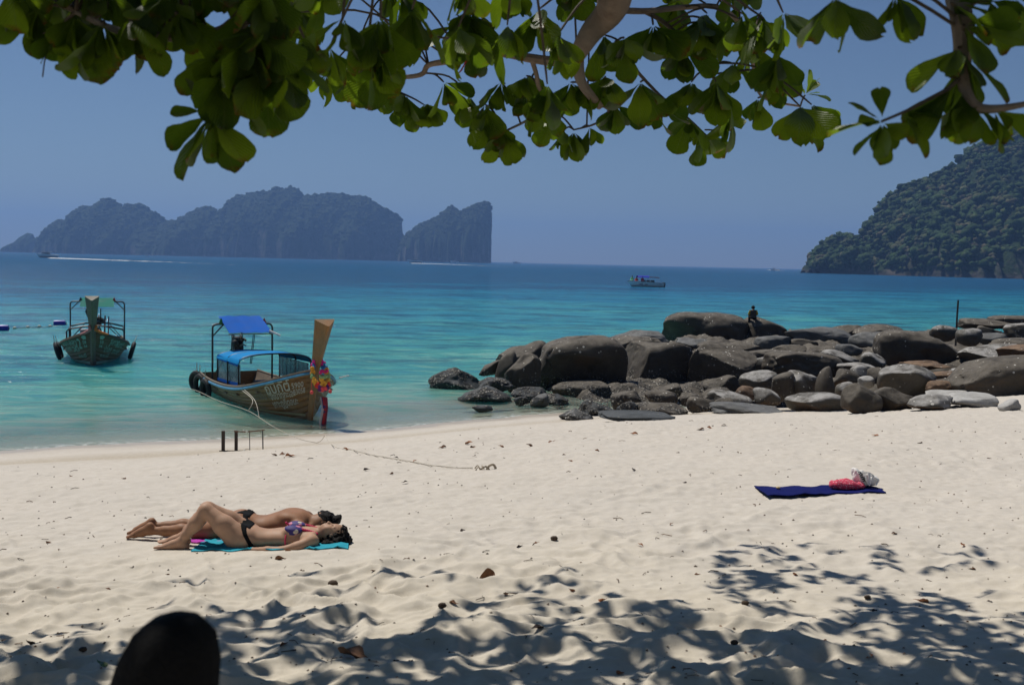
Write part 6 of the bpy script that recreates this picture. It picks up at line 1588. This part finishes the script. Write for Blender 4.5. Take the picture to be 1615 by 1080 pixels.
for u, v, D, L, n, hx, hy in W_:
    p = at(u, v, D); L = L * (0.80 if D < 3.9 else 0.95); n += 1
    i = int(np.argmin(((SK - np.array(p[:])) ** 2).sum(1))); a = Vector(SK[i]); gap = (p - a).length
    if 0.03 < gap < 3:
        mid = a.lerp(p, .55) + Vector((0, 0, min(.10, gap * .15)))
        wpart(MB().tube(smooth_path([a, mid, p], 4), [.0055] * 8 + [.0035], 5, cap=False), 'twig', TWIG)
    dv = Vector((hx, trnd.uniform(-.5, .3), -hy))
    for M in rosette(p, dv, n, L): leaves.append((M, D))
def px_area(M, D): return (M.col[0].length / D)
leaves.sort(key=lambda q: -px_area(*q))
def visible(M):
    c = M @ Vector((.6, 0, 0)); r = M_CAM.transposed() @ (c - Vector((0, 0, CAM_Z)))
    u = W_PX / 2 + r.x / -r.z * F_PX; v = H_PX / 2 - r.y / -r.z * F_PX
    return -60 < u < W_PX + 60 and v > -70
vis = [q for q in leaves if visible(q[0])]; hid = [q for q in leaves if not visible(q[0])]
for M, D in vis[:298]:
    o = bpy.data.objects.new('leaf', trnd.choice(LEAF_ME)); COL.objects.link(o); o.parent = tree
    o.matrix_local = Matrix.Translation(-TREE_AT) @ M
mass = [(trnd.randrange(8), M, trnd.random()) for M, D in vis[298:] + hid]
red = bpy.data.objects.new('red_leaf', LEAF_ME[10].copy()); red.data.materials.clear(); red.data.materials.append(plain('red_leaf', (0.45, 0.03, 0.015), 0.5)); COL.objects.link(red); red.parent = tree; red['label'] = 'single withered red leaf'
x_ = Vector((-.1, .1, -1)).normalized(); y_ = Vector((1, .2, -.1)).cross(x_).normalized(); z_ = x_.cross(y_); pr = at(739, 76, 5.0)
red.matrix_local = Matrix.Translation(pr - TREE_AT) @ Matrix(((x_.x, y_.x, z_.x, 0), (x_.y, y_.y, z_.y, 0), (x_.z, y_.z, z_.z, 0), (0, 0, 0, 1))) @ Matrix.Diagonal((.12, .05, .12, 1))
# the rest of the crown, above the picture: it casts the dappled shade
def crown_rest():
    rr = random.Random(77); out = []
    # shade on the sand, thick towards the tree and breaking up at its outer rim
    k = 0
    while k < 1060:
        u = rr.uniform(-150, 1750); v = rr.uniform(905, 1230)
        edge = np.interp(u, [-150, 60, 200, 400, 700, 1000, 1080, 1250, 1450, 1560, 1750], [995, 990, 958, 922, 908, 914, 905, 900, 918, 936, 940])
        dens = min(1.0, max(0.0, (v - edge) / 60.0)) * .62 + .12 * (v > edge) + .18 * min(1, max(0, (v - 1035) / 40))
        if fbm(np.array([u / 130.0]), np.array([v / 45.0]), oct=2, seed=5)[0] < .22 - dens * .66: continue
        if rr.random() > dens: continue
        g = on_ground(u, min(v, 1400)); h = rr.uniform(3.6, 5.4)
        p = g + SUN_DIR * (h / SUN_DIR.z)
        r = M_CAM.transposed() @ (p - Vector((0, 0, CAM_Z))); vv = H_PX / 2 - r.y / -r.z * F_PX
        if r.z < 0 and vv > -0.32 / -r.z * F_PX: continue
        k += 1
        for M in rosette(p, (rr.gauss(0, .4), rr.gauss(0, .4), rr.uniform(-.6, .5)), rr.randint(4, 6), rr.uniform(.15, .21), 1.25, rr): out.append((-1 - rr.randrange(8), M, rr.random()))
    # sprays at the outer rim of the shade on the right
    for u, v, n in ((1110, 870, 2), (1150, 880, 3), (1215, 872, 4), (1250, 866, 2), (1215, 900, 3), (1360, 880, 3), (1385, 872, 3), (1430, 885, 3), (1480, 872, 2), (1520, 880, 2), (1300, 905, 4), (1340, 920, 4), (1240, 930, 4), (1190, 925, 3), (1390, 930, 3), (1490, 945, 3), (1520, 940, 3), (760, 905, 2), (880, 915, 2), (920, 920, 2), (620, 915, 2), (460, 920, 2), (260, 945, 2)):
        g = on_ground(u, v); p0 = g + SUN_DIR * (4.9 / SUN_DIR.z)
        for _ in range(n):
            p = p0 + Vector((rr.gauss(0, .16), rr.gauss(0, .16), rr.gauss(0, .1)))
            for M in rosette(p, (rr.gauss(0, .5), rr.gauss(0, .5), rr.uniform(-.5, .5)), rr.randint(3, 6), rr.uniform(.15, .20), 1.25, rr): out.append((-1 - rr.randrange(8), M, rr.random()))
    # unseen foliage added to darken the hanging sprays, and over the photographer
    for i_ in range(860):
        p = Vector((rr.uniform(-3.4, 3.6), rr.uniform(.6, 4.3), 0)) if i_ < 440 else (Vector((rr.uniform(-3.3, -.5), rr.uniform(3.3, 5.2), 0)) if i_ % 4 else Vector((rr.uniform(.6, 2.2), rr.uniform(2.6, 4.2), 0))); p.z = CAM_Z + .30 + .262 * max(p.y, 0) + .2 + rr.uniform(.25, 1.6)
        if p.y < 1.5: p.z += .5
        for M in rosette(p, (rr.gauss(0, .4), rr.gauss(0, .4), rr.uniform(-.6, .5)), rr.randint(5, 8), rr.uniform(.17, .23), 1.25, rr): out.append((-1 - rr.randrange(8), M, rr.random()))
    return out
mo = bpy.data.objects.new('foliage', leaf_mesh(mass + crown_rest(), 'foliage')); COL.objects.link(mo); mo.parent = tree; mo.location = -TREE_AT; mo['kind'] = 'stuff'
# limbs that carry the upper crown
limb([fork, fork + Vector((-1.0, 1.6, 1.2)), Vector((-1.2, 4.2, 6.3)), Vector((-1.9, 7.0, 6.9))], .12, .02); limb([fork, fork + Vector((.8, 2.0, 1.3)), Vector((2.0, 5.0, 6.5)), Vector((2.2, 8.0, 7.2))], .11, .02)
limb([Vector((.75, 2.6, 6.35)), Vector((.5, 5.0, 6.9)), Vector((.3, 8.2, 7.4))], .06, .015)
# dry flower spikes at the left
for (u, v, u2, v2) in ((75, 50, 40, 80), (82, 55, 52, 82), (80, 68, 67, 122)):
    wpart(MB().tube(smooth_path([at(u, v, 3.3), at((u + u2) / 2 - 2, (v + v2) / 2 - 4, 3.3), at(u2, v2, 3.3)], 4), .0022, 5), 'flower_spike', TWIG)

# ------------------------------------------------------------------ dark stump near the camera
sp = at(262, 1010, 1.75); sg = gz(sp.x, sp.y)
top_z = at(265, 968, 1.75).z; n = 22; V, Fc = [], []
prof = [(-.25, .150), (0, .140), (.30, .122), (top_z - sg - .30, .098), (top_z - sg - .14, .088), (top_z - sg - .07, .080), (top_z - sg - .03, .066), (top_z - sg - .008, .042), (top_z - sg, .015)]
for z, r in prof:
    for k in range(n):
        a = 2 * math.pi * k / n; rr = r * (1 + .05 * math.sin(a * 3 + z * 2) + .04 * math.sin(a * 7 + 1))
        V.append((rr * math.cos(a) + .20 * (z - top_z + sg + .10), rr * math.sin(a), z))
for i in range(len(prof) - 1):
    for k in range(n): k2 = (k + 1) % n; Fc.append((i * n + k, i * n + k2, (i + 1) * n + k2, (i + 1) * n + k))
Fc.append(tuple((len(prof) - 1) * n + k for k in range(n)))
tag(MB().add(V, Fc).build('stump', plain('shaded_black_wood', (0.008, 0.0075, 0.007), 0.85, 0.4, 16, 0, .5, .15), loc=(sp.x, sp.y, sg)), 'black rounded stump, out of focus, rising at the bottom edge on the left', 'stump')  # canopy shade is painted into the wood's near-black colour

# ------------------------------------------------------------------ litter on the sand
DRY = plain('dry_leaf', (0.17, 0.075, 0.032), 0.7, 0.45, 8); DRY2 = plain('dry_leaf_orange', (0.34, 0.14, 0.06), 0.7, 0.4, 8); DRYD = plain('dry_leaf_dark', (0.045, 0.028, 0.022), 0.8, 0.4, 8); GREENL = plain('fallen_green_leaf', (0.06, 0.12, 0.02), .5, .3, 8); NUT = plain('seed_husk', (0.07, 0.045, 0.028), .85, .5, 14)
lr = random.Random(5)
def dry_me(k, mat):
    v, f, al, ac = TEMPL[k % 8]; v = v.copy(); v[:, 0] -= .55; v[:, 2] += .9 * v[:, 1] ** 2 * (1 + .5 * k % 2) + .35 * (v[:, 0]) ** 2 + .03 * np.sin(v[:, 0] * 12 + k); v[:, 2] -= v[:, 2].min()
    me = mesh_np('dry_leaf', v, f); me.materials.append(mat); me.polygons.foreach_set('use_smooth', np.ones(len(f), bool)); return me
DRY_ME = [dry_me(k, m) for k in range(8) for m in (DRY, DRY2, DRYD, GREENL)]
def litter(u, v, px, kind, label, cat='leaf', name='dry_leaf', group=None, rise=0):
    g = on_ground(u, v); sz = 1.35 * px * g.y / F_PX; z = sand_z(g.x, g.y)
    if kind == 'nut':
        sz *= .72; o = MB().ball((0, 0, sz * .3), (sz * .58, sz * .42, sz * .36), 9, 7).ball((sz * .2, sz * .1, sz * .34), (sz * .3, sz * .34, sz * .3), 7, 5).build(name, NUT, loc=(g.x, g.y, z))
    else:
        o = bpy.data.objects.new(name, DRY_ME[lr.randrange(8) * 4 + {'b': 0, 'o': 1, 'd': 2, 'g': 3}[kind]]); COL.objects.link(o); o.location = (g.x, g.y, z - .002)
        o.scale = (sz * lr.uniform(.95, 1.2),) * 3; o.rotation_euler = (lr.gauss(0, .25) + rise, lr.gauss(0, .25), lr.uniform(-.6, .6) + (math.pi if lr.random() < .5 else 0))
    return tag(o, label, cat, group)
litter(766, 907, 24, 'b', 'upright brown dry leaf at the upper rim of the tree shade', rise=.9)
litter(560, 1040, 50, 'b', 'largest reddish brown dry leaf, in the shade right of the stump', rise=.25)
litter(525, 918, 15, 'nut', 'round dark husk lying just below the sunbathers', 'husk', 'husk')
litter(87, 922, 13, 'o', 'orange brown leaf on the sunny sand far left below the sunbathers')
litter(48, 1024, 14, 'b', 'curled brown leaf low at the left edge of the shade')
litter(131, 1031, 12, 'nut', 'small dark husk left of the stump', 'husk', 'husk')
litter(160, 1070, 19, 'g', 'green fallen leaf at the bottom left beside the stump', name='fallen_leaf')
litter(441, 883, 13, 'b', 'curled leaf between the turquoise towel and the tree shade', rise=.6)
litter(697, 975, 13, 'nut', 'dark husk in the middle of the shaded sand', 'husk', 'husk')
litter(848, 1000, 17, 'd', 'purplish dark leaf lying in the shade at the centre')
litter(846, 853, 10, 'b', 'small brown leaf left of the grey pebble on the open sand')
litter(874, 843, 11, 'nut', 'grey brown pebble like husk on the open sand at the centre', 'husk', 'husk')
litter(1521, 863, 11, 'o', 'orange leaf on the sunny sand at the far right')
litter(1453, 947, 17, 'o', 'orange brown leaf casting a shadow at the right rim of the shade')
litter(1368, 943, 10, 'nut', 'round tan nut in a sunlit gap of the shade on the right', 'nut', 'nut')
litter(1175, 958, 12, 'nut', 'round brown nut in the shade, left of the tan nut', 'nut', 'nut')
litter(1158, 1017, 12, 'nut', 'dark nut in a sunlit patch low on the right', 'nut', 'nut')
litter(455, 872, 10, 'o', 'tan leaf standing up against the turquoise towel', rise=1.0)
MARKS = [('the sunbathers', 400, 840), ('the navy towel', 1290, 772), ('the post frame', 385, 700), ('the rope knot', 768, 741), ('the black stump', 260, 1020), ('the largest dry leaf', 560, 1040), ('the purplish dark leaf', 848, 1000), ('the two brown nuts', 1175, 985), ('the upright brown leaf', 766, 907), ('the orange brown leaf', 1453, 947), ('the half buried streaked stone', 1590, 650), ('the grey pebble like husk', 874, 843)]
TINT = {'b': 'brown', 'o': 'orange brown', 'd': 'dark', 'g': 'green'}; SEEN_L = set()
def where(u, v, kind, ground):
    for nm, mu, mv in sorted(MARKS, key=lambda m: (m[1] - u) ** 2 + ((m[2] - v) * 2) ** 2):
        rel = ('left of' if u < mu else 'right of') if abs(u - mu) > 1.6 * abs(v - mv) else ('beyond' if v < mv else 'in front of')
        t = 'small %s dry leaf on the %s sand %s %s' % (TINT[kind], ground, rel, nm)
        if t not in SEEN_L: break
    SEEN_L.add(t); return t
GL = 'small dry leaves scattered on the shaded sand'
for u, v in ((480, 984), (448, 1031), (413, 989), (650, 1007), (951, 957), (901, 934), (978, 1062), (1061, 1071), (715, 962), (799, 940), (1299, 1022), (1371, 1042), (1521, 1024), (1135, 995), (1377, 970), (1560, 949)):
    kd = lr.choice('bbod'); litter(u, v, lr.uniform(7, 11), kd, where(u, v, kd, 'shaded'), group=GL)
GS = 'small dry leaves scattered on the sunlit sand'
for u, v in ((207, 892), (77, 856), (264, 903), (588, 903), (1533, 895), (1255, 907), (578, 745), (617, 750), (625, 726), (655, 731), (890, 720), (899, 729), (942, 714), (195, 758), (112, 755), (640, 762), (730, 830), (820, 855), (1010, 860), (1100, 905), (1410, 845), (1220, 850), (1000, 745), (1080, 760), (1450, 700), (1380, 690), (1560, 720), (300, 915), (170, 930), (1060, 820)):
    kd = lr.choice('bbod'); litter(u, v, lr.uniform(5, 9), kd, where(u, v, kd, 'sunlit'), group=GS)
GT = 'leaves washed up along the tide line'
for u, v in ((698, 706), (740, 699), (746, 704), (835, 702), (923, 690), (1105, 677), (1120, 675), (1142, 672), (432, 723), (446, 722), (458, 724), (545, 712), (1000, 684), (870, 697), (790, 701)):
    litter(u, v, lr.uniform(8, 12), lr.choice('bbo'), 'brown leaf among the clump right of the rusty post frame' if u < 500 else 'brown leaf on the tide line just below the beached boat rope' if u < 600 else 'brown leaf on the tide line below the flat grey slabs' if u > 1090 else 'brown leaf on the coarse tide strip left of the rocks', group=GT)
# bits of bark, twig and coral, too many to count
def bits():
    rr = np.random.RandomState(3); mb = MB(); N = 1000; k = 0
    while k < N:
        u = rr.uniform(-40, 1660); v = 1085 - 440 * rr.rand() ** 1.15
        g = on_ground(u, v)
        if shore(g.x, g.y) < 2.0 or (g.x > 2 and g.y > 27): continue
        if v > 860 and rr.rand() < .35: continue
        z = sand_z(g.x, g.y); k += 1
        s = rr.uniform(.004, .011) * (1 + .10 * g.y) * .62; a = rr.uniform(0, 3.14); c, sn = math.cos(a), math.sin(a)
        if rr.rand() < .2:
            L = s * rr.uniform(1.5, 4.5); mb.tube([(g.x - c * L, g.y - sn * L, z + .003), (g.x + rr.randn() * s, g.y + rr.randn() * s, z + .004 + s * .6), (g.x + c * L, g.y + sn * L, z + .003)], s * .28, 4, cap=False)
        else:
            P = [(g.x + s * math.cos(q + a) * (1 + .4 * rr.randn() * .5), g.y + s * .8 * math.sin(q + a), z + .002) for q in (0, 1.6, 3.1, 4.6)] + [(g.x + s * .2, g.y, z + s * .9)]
            mb.add(P, [(0, 1, 4), (1, 2, 4), (2, 3, 4), (3, 0, 4)])
    m = NT('litter_bits'); c = m.node('ShaderNodeSeparateColor', {0: m.voro(m.pos(), 3.0, out='Color')}).outputs[0]
    mat = m.done(m.ramp(c, [(0, (0.035, 0.028, 0.022)), (.5, (0.10, 0.06, 0.035)), (.8, (0.2, 0.12, 0.07)), (1, (0.26, 0.22, 0.18))]), .85)
    o = mb.build('litter', mat, smooth=False); tag(o, 'tiny bits of bark, twig and shell strewn over the sand', kind='stuff')
bits()
# ------------------------------------------------------------------ haze
def make_haze():
    mb = MB(); x0, x1, y0, y1, z0, z1 = -14500, 14500, -40, 9100, -58, 330
    mb.box(((x0 + x1) / 2, (y0 + y1) / 2, (z0 + z1) / 2), (x1 - x0, y1 - y0, z1 - z0))
    m = NT('haze_air'); m.n.remove(m.bsdf)
    v = m.node('ShaderNodeVolumePrincipled', {'Color': (0.27, 0.50, 1.0), 'Density': 1.95e-4, 'Anisotropy': 0.2})
    m.l.new(v.outputs[0], m.out.inputs['Volume'])
    o = mb.build('haze', m.m, smooth=False); tag(o, 'pale blue sea haze in front of the far islands', kind='stuff')
make_haze()
